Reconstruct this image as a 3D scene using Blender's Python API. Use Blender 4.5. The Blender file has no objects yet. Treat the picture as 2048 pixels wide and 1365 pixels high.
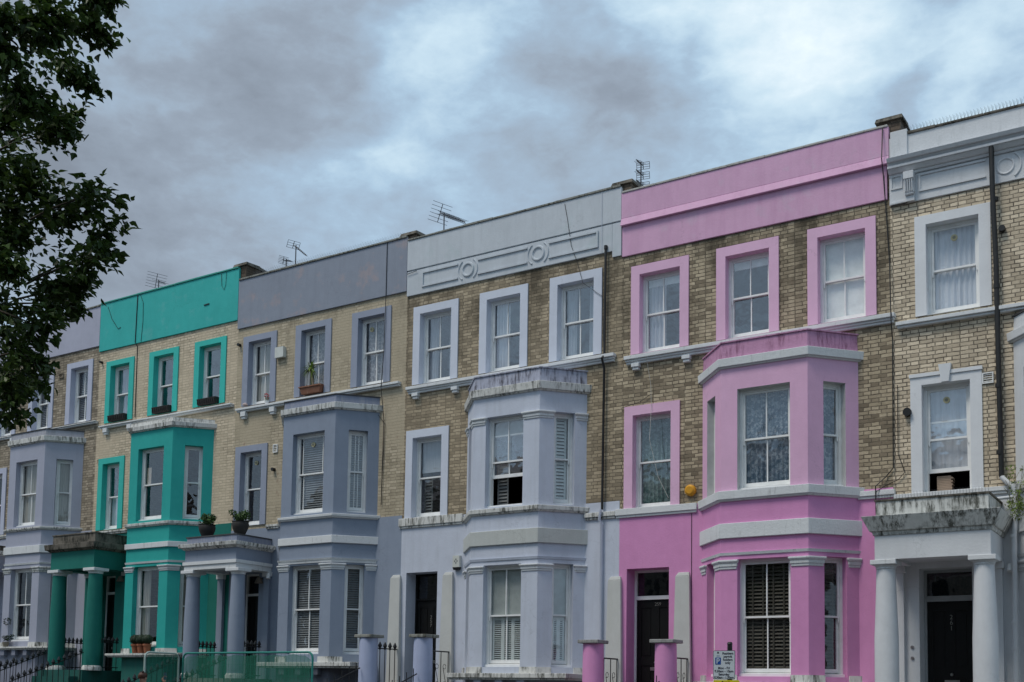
import bpy, bmesh, math, random
from mathutils import Vector, Matrix
random.seed(7)
C = bpy.context.scene
COL = C.collection
# ------------------------------------------------------------------ camera
YAW, PITCH, ROLL = 0.568746934, 0.0780143567, 0.0156847108
def cam_axes():
    cy, sy = math.cos(YAW), math.sin(YAW)
    f = Vector((-sy, cy, 0)); r = Vector((cy, sy, 0)); u = Vector((0, 0, 1))
    f2 = f*math.cos(PITCH)+u*math.sin(PITCH); u2 = u*math.cos(PITCH)-f*math.sin(PITCH)
    return r*math.cos(ROLL)+u2*math.sin(ROLL), u2*math.cos(ROLL)-r*math.sin(ROLL), f2
AR, AU, AF = cam_axes()
cd = bpy.data.cameras.new('camera'); cam = bpy.data.objects.new('camera', cd); COL.objects.link(cam)
m = Matrix((AR, AU, -AF)).transposed().to_4x4(); m.translation = Vector((0, -21.2, 1.65)); cam.matrix_world = m
cd.sensor_width = 36; cd.lens = 2254.86/2048*36; cd.shift_y = (1213.06-682.5)/2048
cd.clip_start = 0.1; cd.clip_end = 3000
C.camera = cam
def sky_dir(x, y):   # direction of a patch of sky, from its place in the view at this spot
    return (AR*((x-1024)/2254.86) - AU*((y-1213.06)/2254.86) + AF).normalized()
# ------------------------------------------------------------------ exposure, sky, sun
C.view_settings.view_transform = 'Standard'; C.view_settings.look = 'None'
C.view_settings.exposure = 0.52; C.view_settings.gamma = 1.0
C.view_settings.use_curve_mapping = False
SUN_EL, SUN_AZ = math.radians(60), math.radians(208)     # azimuth clockwise from +Y
W = bpy.data.worlds.new("World"); C.world = W; W.use_nodes = True
nt = W.node_tree; nt.nodes.clear(); N = nt.nodes.new; L = nt.links.new
def mth(t, op, a, b=None, c=None, clamp=False):
    n = t.nodes.new('ShaderNodeMath'); n.operation = op; n.use_clamp = clamp
    for i, v in enumerate((a, b, c)):
        if v is None: continue
        if isinstance(v, (int, float)): n.inputs[i].default_value = v
        else: t.links.new(v, n.inputs[i])
    return n.outputs[0]
def vmth(t, op, a, b=None, out=0):
    n = t.nodes.new('ShaderNodeVectorMath'); n.operation = op
    for i, v in enumerate((a, b)):
        if v is None: continue
        if isinstance(v, (int, float)): n.inputs['Scale'].default_value = v
        elif isinstance(v, (tuple, Vector)): n.inputs[i].default_value = tuple(v)
        else: t.links.new(v, n.inputs[i])
    return n.outputs[out]
def noise(t, vec, scale, detail=4, rough=.55, dim='3D', out='Fac'):
    n = t.nodes.new('ShaderNodeTexNoise'); n.noise_dimensions = dim
    n.inputs['Scale'].default_value = scale; n.inputs['Detail'].default_value = detail; n.inputs['Roughness'].default_value = rough
    if vec is not None: t.links.new(vec, n.inputs['Vector'])
    return n.outputs[out]
def ramp(t, fac, stops, interp='LINEAR'):
    n = t.nodes.new('ShaderNodeValToRGB'); n.color_ramp.interpolation = interp
    e = n.color_ramp.elements
    while len(e) < len(stops): e.new(.5)
    for k, (p, c) in zip(e, stops):
        k.position = p; k.color = (c, c, c, 1) if isinstance(c, (int, float)) else (*c, 1)
    t.links.new(fac, n.inputs['Fac']); return n.outputs[0]
def mix(t, fac, a, b, mode='MIX'):
    n = t.nodes.new('ShaderNodeMix'); n.data_type = 'RGBA'; n.blend_type = mode
    for s, v in ((0, fac), (6, a), (7, b)):
        if isinstance(v, (int, float)): n.inputs[s].default_value = v
        elif isinstance(v, (tuple, list)): n.inputs[s].default_value = (*v, 1)
        else: t.links.new(v, n.inputs[s])
    return n.outputs[2]
tc = N('ShaderNodeTexCoord'); D = tc.outputs['Generated']
sky = N('ShaderNodeTexSky'); sky.sky_type = 'NISHITA'; sky.sun_disc = False
sky.sun_elevation = SUN_EL; sky.sun_rotation = SUN_AZ; sky.air_density = 1.0; sky.dust_density = 1.5
sep = N('ShaderNodeSeparateXYZ'); L(D, sep.inputs[0])
zz = mth(nt, 'ADD', mth(nt, 'MAXIMUM', sep.outputs[2], 0.0), .28)
comb = N('ShaderNodeCombineXYZ'); L(mth(nt, 'DIVIDE', sep.outputs[0], zz), comb.inputs[0]); L(mth(nt, 'DIVIDE', sep.outputs[1], zz), comb.inputs[1])
PL = comb.outputs[0]
mp_ = N('ShaderNodeMapping'); mp_.inputs['Scale'].default_value = (1, 1, 1.9); L(D, mp_.inputs[0]); DS = mp_.outputs[0]
wn = noise(nt, DS, 3.2, 5, .6, out='Color')
warp = vmth(nt, 'SCALE', vmth(nt, 'SUBTRACT', wn, (.5, .5, .5)), .26)
DW = vmth(nt, 'ADD', D, warp)
# patches of thin (bright) and thick (dark) cloud round the sky: (x, y) in the view, radius, amount
BLOBS = [(300, 240, .16, -.07), (150, 330, .22, -.10), (420, 330, .18, -.12), (560, 85, .07, -.13), (640, 120, .06, -.10), (690, 25, .08, -.05), (330, 480, .14, -.02), (60, 150, .2, -.08),
         (330, 55, .07, .12), (460, 15, .07, .12), (345, 165, .045, .16), (430, 195, .04, .14), (580, 128, .03, .14), (790, 80, .06, .14), (860, 150, .07, .20), (850, 235, .06, .14), (770, 235, .05, .10), (720, 290, .05, .05),
         (1190, 275, .065, -.17), (1285, 290, .06, -.12), (1130, 50, .09, .10), (1300, 40, .09, .12), (600, 30, .08, .08), (1100, 200, .06, -.06), (1140, 320, .07, -.09), (980, 330, .08, -.03), (1280, 75, .08, .08), (1390, 30, .08, .14),
         (1600, 80, .11, .26), (1720, 20, .08, .20), (1480, 70, .08, .14), (1560, 200, .08, .10), (1840, 70, .055, -.22), (1790, 135, .045, -.16), (1730, 180, .05, -.08), (1960, 120, .08, .24), (2020, 190, .07, .18), (2040, 20, .06, .10), (1420, 190, .07, -.06), (1330, 150, .08, -.05),
         (520, 470, .14, .05), (760, 440, .10, .06), (380, 530, .09, .05), (250, 120, .16, -.08), (420, 330, .24, -.10), (150, 450, .18, -.08), (1050, 380, .07, .04), (1000, 60, .10, -.03)]
acc = mth(nt, 'MULTIPLY', mth(nt, 'SUBTRACT', noise(nt, DS, 7.0, 12, .62), .5), .66)
acc = mth(nt, 'ADD', acc, mth(nt, 'MULTIPLY', mth(nt, 'SUBTRACT', noise(nt, DS, 19, 8, .6), .5), .32))
bil = mth(nt, 'ABSOLUTE', mth(nt, 'SUBTRACT', noise(nt, vmth(nt, 'ADD', DS, warp), 8.5, 9, .56), .5))
acc = mth(nt, 'ADD', acc, mth(nt, 'MULTIPLY', mth(nt, 'SUBTRACT', .075, bil), .6))
for (bx, by, rad, am) in BLOBS:
    dd = vmth(nt, 'DISTANCE', DW, sky_dir(bx, by), out=1)
    mr = N('ShaderNodeMapRange'); mr.interpolation_type = 'SMOOTHSTEP'; L(dd, mr.inputs[0])
    mr.inputs[1].default_value = 0; mr.inputs[2].default_value = rad*1.35; mr.inputs[3].default_value = am*.72; mr.inputs[4].default_value = 0
    acc = mth(nt, 'ADD', acc, mr.outputs[0])
v = mth(nt, 'ADD', acc, .485)
cl = ramp(nt, v, [(0.06, (.17, .20, .245)), (.28, (.225, .272, .335)), (.43, (.272, .352, .44)), (.57, (.325, .445, .555)), (.76, (.43, .55, .635)), (1.0, (.61, .69, .73))])
# cloud cover over the blue: the gaps show the clear sky
cl10 = vmth(nt, 'SCALE', cl, 10.0)
gap = ramp(nt, v, [(.34, 0.0), (.50, .13), (.68, 0.0)])
skyc = mix(nt, gap, cl10, sky.outputs[0])
bg = N('ShaderNodeBackground'); L(skyc, bg.inputs[0]); bg.inputs[1].default_value = 0.1
ow = N('ShaderNodeOutputWorld'); L(bg.outputs[0], ow.inputs[0])
sd = bpy.data.lights.new('sun', 'SUN'); sd.energy = 1.45; sd.angle = math.radians(20); sd.color = (1, .93, .84)
sun = bpy.data.objects.new('sun', sd); COL.objects.link(sun)
sv = Vector((math.sin(SUN_AZ)*math.cos(SUN_EL), math.cos(SUN_AZ)*math.cos(SUN_EL), math.sin(SUN_EL)))
sun.rotation_euler = sv.to_track_quat('Z', 'Y').to_euler()

# ------------------------------------------------------------------ materials
MAT = {}
def newmat(name):
    mt = bpy.data.materials.new(name); mt.use_nodes = True; t = mt.node_tree
    b = t.nodes['Principled BSDF']; g = t.nodes.new('ShaderNodeNewGeometry')
    return mt, t, b, g.outputs['Position']
def bump(t, b, h, strength=.3, dist=.01):
    n = t.nodes.new('ShaderNodeBump'); n.inputs['Strength'].default_value = strength; n.inputs['Distance'].default_value = dist
    t.links.new(h, n.inputs['Height']); t.links.new(n.outputs[0], b.inputs['Normal'])
def scalevec(t, p, s):
    n = t.nodes.new('ShaderNodeMapping'); n.inputs['Scale'].default_value = s; t.links.new(p, n.inputs[0]); return n.outputs[0]
def paint(name, col, dirt=.25, rough=.75, alt=None, altamt=.5, dirtcol=(.10, .095, .07)):
    """weathered masonry paint: blotches, rain streaks, chips"""
    if name in MAT: return MAT[name]
    mt, t, b, p = newmat(name)
    c = mix(t, ramp(t, noise(t, p, .9, 5, .6), [(.3, 0.0), (.75, .5)]), col, tuple(x*.80 for x in col))
    c = mix(t, ramp(t, noise(t, p, 4.5, 4, .6), [(.35, 0.0), (.8, .35)]), c, tuple(min(1, x*1.12+.015) for x in col))
    if alt: c = mix(t, ramp(t, noise(t, p, 1.7, 6, .65), [(.56, 0.0), (.66, altamt)]), c, alt)
    st = noise(t, scalevec(t, p, (9, 9, .55)), 1.0, 4, .6)
    c = mix(t, ramp(t, st, [(.50, 0.0), (.78, dirt)]), c, dirtcol)
    sp = noise(t, p, 17, 5, .7)
    vc = t.nodes.new('ShaderNodeTexVoronoi'); vc.feature = 'DISTANCE_TO_EDGE'; vc.inputs['Scale'].default_value = .75
    t.links.new(vmth(t, 'ADD', p, vmth(t, 'SCALE', noise(t, p, 3.0, 6, .65, out='Color'), .55)), vc.inputs['Vector'])
    ck = mth(t, 'MULTIPLY', ramp(t, vc.outputs['Distance'], [(.0, 1.0), (.0055, 0.0)]), ramp(t, noise(t, p, .7, 2), [(.50, 0.0), (.62, .32)]))
    c = mix(t, ck, c, tuple(x*.35 for x in col))
    c = mix(t, ramp(t, noise(t, scalevec(t, p, (1.3, 1.3, .35)), 1.0, 6, .7), [(.48, 0.0), (.72, min(1, dirt*2.2))]), c, tuple(x*.66 for x in col))
    c = mix(t, ramp(t, sp, [(.60, 0.0), (.70, dirt*.6)]), c, dirtcol)
    t.links.new(c, b.inputs['Base Color']); b.inputs['Roughness'].default_value = rough; b.inputs['Specular IOR Level'].default_value = .25
    bump(t, b, noise(t, p, 26, 5, .6), .30, .012)
    MAT[name] = mt; return mt
def stone(name, col, dark=(.05, .052, .04), amt=.8, lo=.46, hi=.60):
    """painted stone moulding with black algae running down"""
    if name in MAT: return MAT[name]
    mt, t, b, p = newmat(name)
    c = mix(t, noise(t, p, 3, 4), col, tuple(x*.82 for x in col))
    st = noise(t, scalevec(t, p, (14, 14, 2.2)), 1.0, 6, .72)
    lg = noise(t, p, 2.3, 4, .6)
    f = mth(t, 'MULTIPLY', ramp(t, st, [(lo, 0.0), (hi, amt)]), ramp(t, lg, [(.40, .10), (.56, 1.0)]))
    c = mix(t, f, c, dark)
    t.links.new(c, b.inputs['Base Color']); b.inputs['Roughness'].default_value = .85; b.inputs['Specular IOR Level'].default_value = .2
    bump(t, b, noise(t, p, 22, 6, .65), .45, .015)
    MAT[name] = mt; return mt
def brick(name, c1, c2, mortar, soot=.4, sootlo=.5, zdark=None, painted=0.0, mort=.009, patch=None):
    if name in MAT: return MAT[name]
    mt, t, b, p = newmat(name)
    s = t.nodes.new('ShaderNodeSeparateXYZ'); t.links.new(p, s.inputs[0])
    wob = noise(t, p, 8, 3, .6)
    cb = t.nodes.new('ShaderNodeCombineXYZ'); t.links.new(mth(t, 'ADD', s.outputs[0], s.outputs[1]), cb.inputs[0])
    t.links.new(mth(t, 'ADD', s.outputs[2], mth(t, 'MULTIPLY', wob, .03)), cb.inputs[1])
    n = t.nodes.new('ShaderNodeTexBrick'); t.links.new(cb.outputs[0], n.inputs['Vector'])
    n.offset = .37; n.squash = .62; n.squash_frequency = 2
    n.inputs['Color1'].default_value = (0, 0, 0, 1); n.inputs['Color2'].default_value = (1, 1, 1, 1); n.inputs['Mortar'].default_value = (.5, .5, .5, 1)
    n.inputs['Scale'].default_value = 1; n.inputs['Mortar Size'].default_value = mort; n.inputs['Mortar Smooth'].default_value = .35
    n.inputs['Bias'].default_value = 0; n.inputs['Brick Width'].default_value = .235; n.inputs['Row Height'].default_value = .0755
    dk = .68 + .20*(painted > 0 or mort > .0105)
    c = ramp(t, n.outputs['Color'], [(0.0, tuple(x*dk for x in c2)), (.22, c2), (.6, c1), (1.0, tuple(min(1, x*1.18+.02) for x in c1))])
    c = mix(t, ramp(t, noise(t, scalevec(t, p, (7, 7, 12)), 1, 4, .65), [(.48, 0.0), (.68, .32)]), c, tuple(x*.58 for x in c2))
    mf = mth(t, 'MULTIPLY', n.outputs['Fac'], ramp(t, noise(t, p, 4.5, 5, .7), [(.33, .30), (.58, .95)]))
    c = mix(t, mf, c, mortar)
    if painted: # limewashed over: joints lose contrast in patches
        c = mix(t, mth(t, 'MULTIPLY', ramp(t, noise(t, p, .8, 4, .6), [(.38, 0.0), (.56, 1.0)]), painted), c, c1)
    if patch: c = mix(t, ramp(t, noise(t, p, 1.6, 3), [(.66, 0.0), (.70, .6)]), c, patch)
    sn = noise(t, scalevec(t, p, (1.1, 1.1, .55)), 1.0, 6, .68)
    f = ramp(t, sn, [(sootlo-.06, 0.0), (sootlo+.14, soot)])
    if zdark is not None: # soot gathers below the parapet
        zr = t.nodes.new('ShaderNodeMapRange'); t.links.new(s.outputs[2], zr.inputs[0]); zr.inputs[1].default_value = zdark-2.6; zr.inputs[2].default_value = zdark
        zr.inputs[3].default_value = .25; zr.inputs[4].default_value = 1.15
        f = mth(t, 'MULTIPLY', f, zr.outputs[0], clamp=True)
    c = mix(t, f, c, (.06, .05, .036))
    fine = noise(t, p, 30, 4, .7)
    c = mix(t, ramp(t, fine, [(.52, 0.0), (.72, .4)]), c, tuple(x*.35 for x in c1))
    t.links.new(c, b.inputs['Base Color']); b.inputs['Roughness'].default_value = .9; b.inputs['Specular IOR Level'].default_value = .15
    h = mth(t, 'ADD', mth(t, 'MULTIPLY', n.outputs['Fac'], -1.0), mth(t, 'MULTIPLY', fine, .5))
    bump(t, b, h, .7, .012)
    MAT[name] = mt; return mt
def plain(name, col, rough=.5, metal=0.0, spec=.4, var=.15):
    if name in MAT: return MAT[name]
    mt, t, b, p = newmat(name)
    c = mix(t, ramp(t, noise(t, p, 6, 4), [(.35, 0.0), (.7, 1.0)]), col, tuple(x*(1-var) for x in col))
    t.links.new(c, b.inputs['Base Color']); b.inputs['Roughness'].default_value = rough; b.inputs['Metallic'].default_value = metal
    b.inputs['Specular IOR Level'].default_value = spec
    MAT[name] = mt; return mt
def glass(name, tint=(.98, 1.0, 1.0), refl=.25, rough=.02):
    if name in MAT: return MAT[name]
    mt = bpy.data.materials.new(name); mt.use_nodes = True; t = mt.node_tree; t.nodes.clear()
    o = t.nodes.new('ShaderNodeOutputMaterial'); mx = t.nodes.new('ShaderNodeMixShader')
    tr = t.nodes.new('ShaderNodeBsdfTransparent'); tr.inputs[0].default_value = (*tint, 1)
    gl = t.nodes.new('ShaderNodeBsdfGlossy'); gl.inputs['Roughness'].default_value = rough; gl.inputs['Color'].default_value = (.95, .97, 1, 1)
    fr = t.nodes.new('ShaderNodeLayerWeight'); fr.inputs[0].default_value = .5   # facing term: the same from both sides of the pane
    f = mth(t, 'ADD', mth(t, 'MULTIPLY', mth(t, 'POWER', fr.outputs[1], 4.0), .85), refl+.07, clamp=True)
    g = t.nodes.new('ShaderNodeNewGeometry')
    bn = t.nodes.new('ShaderNodeBump'); bn.inputs['Strength'].default_value = .14; bn.inputs['Distance'].default_value = .05
    t.links.new(noise(t, g.outputs['Position'], 2.2, 2), bn.inputs['Height']); t.links.new(bn.outputs[0], gl.inputs['Normal'])
    t.links.new(f, mx.inputs[0]); t.links.new(tr.outputs[0], mx.inputs[1]); t.links.new(gl.outputs[0], mx.inputs[2]); t.links.new(mx.outputs[0], o.inputs[0])
    MAT[name] = mt; return mt
def cloth(name, col, pattern=None):
    if name in MAT: return MAT[name]
    mt, t, b, p = newmat(name)
    c = mix(t, ramp(t, noise(t, scalevec(t, p, (22, 22, 1.5)), 1, 3), [(.3, 0.0), (.7, .6)]), col, tuple(x*.68 for x in col))
    if pattern:
        c = mix(t, mth(t, 'MULTIPLY', ramp(t, noise(t, p, 15, 4, .6), [(.47, 0.0), (.58, .75)]), ramp(t, noise(t, p, 2.5, 2), [(.3, .5), (.7, 1.0)])), c, pattern)
    t.links.new(c, b.inputs['Base Color']); b.inputs['Roughness'].default_value = .95; b.inputs['Specular IOR Level'].default_value = .1
    MAT[name] = mt; return mt
WHITE = plain('white_gloss_paint', (.84, .85, .84), .35, var=.10)
GL = glass('window_glass', refl=.06); GLS = glass('window_glass_bright', refl=.16); GLD = glass('window_glass_clear', refl=.0)
STW = stone('white_moulding', (.70, .71, .69)); STWC = stone('white_moulding_clean', (.72, .74, .75), amt=.45, lo=.55, hi=.75)
STB = stone('stained_moulding', (.70, .70, .67), amt=.88, lo=.46, hi=.60); STH = stone('algae_streaked_moulding', (.68, .69, .66), amt=.92, lo=.43, hi=.58)
STK = stone('old_rough_stone', (.20, .18, .15), dark=(.03, .03, .024), amt=.95, lo=.36, hi=.54)
COPE = stone('coping_stone', (.30, .30, .27), amt=.85, lo=.42, hi=.6)
BLACK = plain('black_painted_iron', (.012, .012, .013), .45)
DARKWOOD = plain('black_door_paint', (.008, .008, .008), .4, spec=.25)
DARK = plain('dark_interior', (.05, .048, .045), .9)
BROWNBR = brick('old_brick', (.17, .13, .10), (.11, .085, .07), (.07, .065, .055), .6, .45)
STEEL = plain('galvanised_metal', (.32, .34, .35), .4, .7)
ALU = plain('aerial_aluminium', (.10, .10, .11), .5, .3)
TERRA = stone('terracotta', (.27, .13, .085), dark=(.55, .45, .38), amt=.5, lo=.5, hi=.62)
BRASS = plain('dull_chrome', (.5, .5, .48), .3, .9)

# ------------------------------------------------------------------ mesh builder
class MB:
    def __init__(s): s.v = []; s.f = []; s.m = []; s.mi = 0; s.O = Vector((0, 0)); s.U = Vector((1, 0)); s.Nn = Vector((0, -1))
    def frame(s, P0, P1=None):
        s.O = Vector(P0[:2]); s.U = (Vector(P1[:2])-s.O).normalized() if P1 else Vector((1, 0)); s.Nn = Vector((s.U.y, -s.U.x)); return s
    def T(s, u, d, z): # along the wall, depth into it (negative = proud), height
        p = s.O + s.U*u - s.Nn*d; return (p.x, p.y, z)
    def vert(s, *p): s.v.append(tuple(p)); return len(s.v)-1
    def face(s, pts):
        i = [s.vert(*p) for p in pts]; s.f.append(i); s.m.append(s.mi)
    def hexa(s, c): # 8 corners: bottom 4 ccw, top 4 ccw
        i = [s.vert(*p) for p in c]
        for q in ((3, 2, 1, 0), (4, 5, 6, 7), (0, 1, 5, 4), (1, 2, 6, 5), (2, 3, 7, 6), (3, 0, 4, 7)):
            s.f.append([i[k] for k in q]); s.m.append(s.mi)
        return s
    def box(s, x0, x1, y0, y1, z0, z1):
        return s.hexa([(x0, y0, z0), (x1, y0, z0), (x1, y1, z0), (x0, y1, z0), (x0, y0, z1), (x1, y0, z1), (x1, y1, z1), (x0, y1, z1)])
    def ob(s, u0, u1, d0, d1, z0, z1): # box in wall frame
        T = s.T
        return s.hexa([T(u0, d0, z0), T(u1, d0, z0), T(u1, d1, z0), T(u0, d1, z0), T(u0, d0, z1), T(u1, d0, z1), T(u1, d1, z1), T(u0, d1, z1)])
    def prism(s, lo, hi, z0, z1): # polygons (x,y) ccw seen from above
        n = len(lo); a = [s.vert(p[0], p[1], z0) for p in lo]; b = [s.vert(p[0], p[1], z1) for p in hi]
        s.f.append(a[::-1]); s.m.append(s.mi); s.f.append(b); s.m.append(s.mi)
        for i in range(n): s.f.append([a[i], a[(i+1) % n], b[(i+1) % n], b[i]]); s.m.append(s.mi)
        return s
    def tube(s, path, r, n=8, r2=None):
        path = [Vector(p) for p in path]; rings = []
        for i, p in enumerate(path):
            d = (path[min(i+1, len(path)-1)]-path[max(i-1, 0)]).normalized()
            a = d.orthogonal().normalized() if i == 0 else (pa - d*pa.dot(d)).normalized()
            pa = a; b = d.cross(a); rr = r if r2 is None else r+(r2-r)*i/(len(path)-1)
            rings.append([s.vert(*(p+(a*math.cos(k*2*math.pi/n)+b*math.sin(k*2*math.pi/n))*rr)) for k in range(n)])
        for A, B in zip(rings, rings[1:]):
            for k in range(n): s.f.append([A[k], A[(k+1) % n], B[(k+1) % n], B[k]]); s.m.append(s.mi)
        s.f.append(rings[0][::-1]); s.m.append(s.mi); s.f.append(rings[-1]); s.m.append(s.mi)
        return s
    def lathe(s, x, y, prof, n=24): # prof: (r, z) from bottom to top
        rings = [[s.vert(x+r*math.cos(k*2*math.pi/n), y+r*math.sin(k*2*math.pi/n), z) for k in range(n)] for r, z in prof]
        for A, B in zip(rings, rings[1:]):
            for k in range(n): s.f.append([A[k], A[(k+1) % n], B[(k+1) % n], B[k]]); s.m.append(s.mi)
        s.f.append(rings[0][::-1]); s.m.append(s.mi); s.f.append(rings[-1]); s.m.append(s.mi)
        return s
    def ring(s, cx, cz, y, r0, r1, n=40, prof=((0, 0), (.35, .018), (.65, .018), (1, 0)), a0=0, a1=2*math.pi):
        R = []
        for k in range(n+1):
            a = a0+(a1-a0)*k/n
            R.append([s.vert(cx+(r0+(r1-r0)*t)*math.cos(a), y-h, cz+(r0+(r1-r0)*t)*math.sin(a)) for t, h in prof])
        for A, B in zip(R, R[1:]):
            for j in range(len(prof)-1): s.f.append([A[j], A[j+1], B[j+1], B[j]]); s.m.append(s.mi)
        return s
    def panel(s, w, z0, z1, holes=(), d=0, rev=.15, ret=0, revmi=None, top=True):
        """skin of a wall w long with rectangular holes (u0,u1,z0,z1), their reveals, and returned outer edges"""
        T = s.T; us = sorted({0, w, *[h[0] for h in holes], *[h[1] for h in holes]}); zs = sorted({z0, z1, *[h[2] for h in holes], *[h[3] for h in holes]})
        for i in range(len(us)-1):
            for j in range(len(zs)-1):
                uc, zc = (us[i]+us[i+1])/2, (zs[j]+zs[j+1])/2
                if any(h[0] < uc < h[1] and h[2] < zc < h[3] for h in holes): continue
                s.face([T(us[i], d, zs[j]), T(us[i+1], d, zs[j]), T(us[i+1], d, zs[j+1]), T(us[i], d, zs[j+1])])
        keep = s.mi
        if revmi is not None: s.mi = revmi
        for (a, b, c, e) in holes:
            if not rev: break
            s.face([T(a, d, c), T(a, d, e), T(a, rev, e), T(a, rev, c)]); s.face([T(b, d, c), T(b, rev, c), T(b, rev, e), T(b, d, e)])
            s.face([T(a, d, e), T(b, d, e), T(b, rev, e), T(a, rev, e)]); s.face([T(a, d, c), T(a, rev, c), T(b, rev, c), T(b, d, c)])
        s.mi = keep
        if ret:
            s.face([T(0, d, z0), T(0, d, z1), T(0, ret, z1), T(0, ret, z0)]); s.face([T(w, d, z0), T(w, ret, z0), T(w, ret, z1), T(w, d, z1)])
            s.face([T(0, d, z1), T(w, d, z1), T(w, ret, z1), T(0, ret, z1)])
        return s
    def build(s, name, mat, parent=None, smooth=False, bevel=0):
        off = Vector((0, 0, 0)); q = parent
        while q is not None: off += q.location; q = q.parent
        me = bpy.data.meshes.new(name); me.from_pydata([tuple(Vector(p)-off) for p in s.v], [], s.f)
        for mm in (mat if isinstance(mat, (list, tuple)) else [mat]): me.materials.append(mm)
        me.polygons.foreach_set('material_index', s.m)
        if smooth: me.polygons.foreach_set('use_smooth', [True]*len(s.f))
        me.update()
        o = bpy.data.objects.new(name, me); COL.objects.link(o); o.parent = parent
        if smooth:
            try: me.set_sharp_from_angle(angle=math.radians(35))
            except Exception: pass
        if not bevel and name in ('parapet', 'coping', 'sill', 'bracket', 'string_course', 'bay_cornice', 'bay_sill_course', 'bay_band', 'bay_sill_slab', 'capital', 'porch_cornice', 'porch_parapet', 'window_surround', 'pilaster', 'bay_blocking_course'): bevel = .009
        if bevel:
            b = o.modifiers.new('bevel', 'BEVEL'); b.width = bevel; b.segments = 2; b.limit_method = 'ANGLE'; b.angle_limit = math.radians(40)
        return o
def tag(o, label=None, cat=None, group=None, kind=None):
    if label: o['label'] = label
    if cat: o['category'] = cat
    if group: o['group'] = group
    if kind: o['kind'] = kind
    return o
def empty(name, loc):
    o = bpy.data.objects.new(name, None); o.location = loc; o.empty_display_size = .2; COL.objects.link(o); return o
def ground_z(x): return .03*max(-x, 0) if x < 0 else 0.0

# ------------------------------------------------------------------ the ground
def strip(name, y0, y1, dz, mat):
    b = MB(); xs = [-400, -120, -60, -40, 0, 40, 200]
    for a, c in zip(xs, xs[1:]):
        za, zc = .03*max(-max(a, -60), 0), .03*max(-max(c, -60), 0)
        b.face([(a, y0, za+dz), (c, y0, zc+dz), (c, y1, zc+dz), (a, y1, za+dz)])
        if y1 < 60: 
            for yy in (y0, y1): b.face([(a, yy, za-.3), (c, yy, zc-.3), (c, yy, zc+dz), (a, yy, za+dz)])
    return tag(b.build(name, mat), kind='structure')
asph = plain('asphalt', (.052, .052, .054), .9, var=.3); pav = brick('paving_slabs', (.15, .147, .138), (.125, .122, .115), (.09, .09, .08), .3, .55)
_t = pav.node_tree
for n_ in _t.nodes:
    if n_.type == 'TEX_BRICK':
        n_.inputs['Brick Width'].default_value = .9; n_.inputs['Row Height'].default_value = .6
        cb_ = _t.nodes.new('ShaderNodeCombineXYZ'); sx_ = _t.nodes.new('ShaderNodeSeparateXYZ'); gg_ = _t.nodes.new('ShaderNodeNewGeometry')
        _t.links.new(gg_.outputs['Position'], sx_.inputs[0]); _t.links.new(sx_.outputs[0], cb_.inputs[0]); _t.links.new(sx_.outputs[1], cb_.inputs[1]); _t.links.new(cb_.outputs[0], n_.inputs['Vector'])
strip('ground', -400, 400, -.16, plain('earth', (.10, .095, .07), .95))
strip('road', -15.5, -6.6, -.012, asph)
strip('pavement', -6.45, -3.6, .11, pav); strip('pavement_near', -22.5, -15.65, .11, pav).name = 'pavement'
strip('kerb', -6.6, -6.45, .115, plain('granite_kerb', (.28, .275, .26), .8)); strip('kerb_near', -15.65, -15.5, .115, MAT['granite_kerb']).name = 'kerb'
strip('forecourt', -3.6, .0, .10, plain('forecourt_concrete', (.09, .088, .082), .9, var=.3))

# ------------------------------------------------------------------ windows
def slats(b, u0, u1, d, z0, z1, pitch=.052, tilt=.02, th=.004):
    z = z0+pitch*.6
    T = b.T
    while z < z1-.01:
        b.hexa([T(u0, d-.018, z-tilt), T(u1, d-.018, z-tilt), T(u1, d+.018, z+tilt), T(u0, d+.018, z+tilt), T(u0, d-.018, z-tilt+th), T(u1, d-.018, z-tilt+th), T(u1, d+.018, z+tilt+th), T(u0, d+.018, z+tilt+th)])
        z += pitch
def drape(b, u0, u1, d, z0, z1, amp=.03, wl=.11, seed=0, gather=0):
    rnd = random.Random(seed); n = max(8, int((u1-u0)/.018)); ph = rnd.random()*6; cols = []
    for i in range(n+1):
        u = u0+(u1-u0)*i/n; dd = d+amp*math.sin(2*math.pi*u/wl+ph+.8*math.sin(u*9+ph))+.4*amp*math.sin(u*71+ph)
        cols.append([b.vert(*b.T(u+(gather*(.5-abs(t-.5))*(u-u0) if gather else 0), dd, z0+(z1-z0)*t)) for t in (0, .33, .66, 1)])
    for A, B in zip(cols, cols[1:]):
        for j in range(3): b.f.append([A[j], B[j], B[j+1], A[j+1]]); b.m.append(b.mi)
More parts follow.
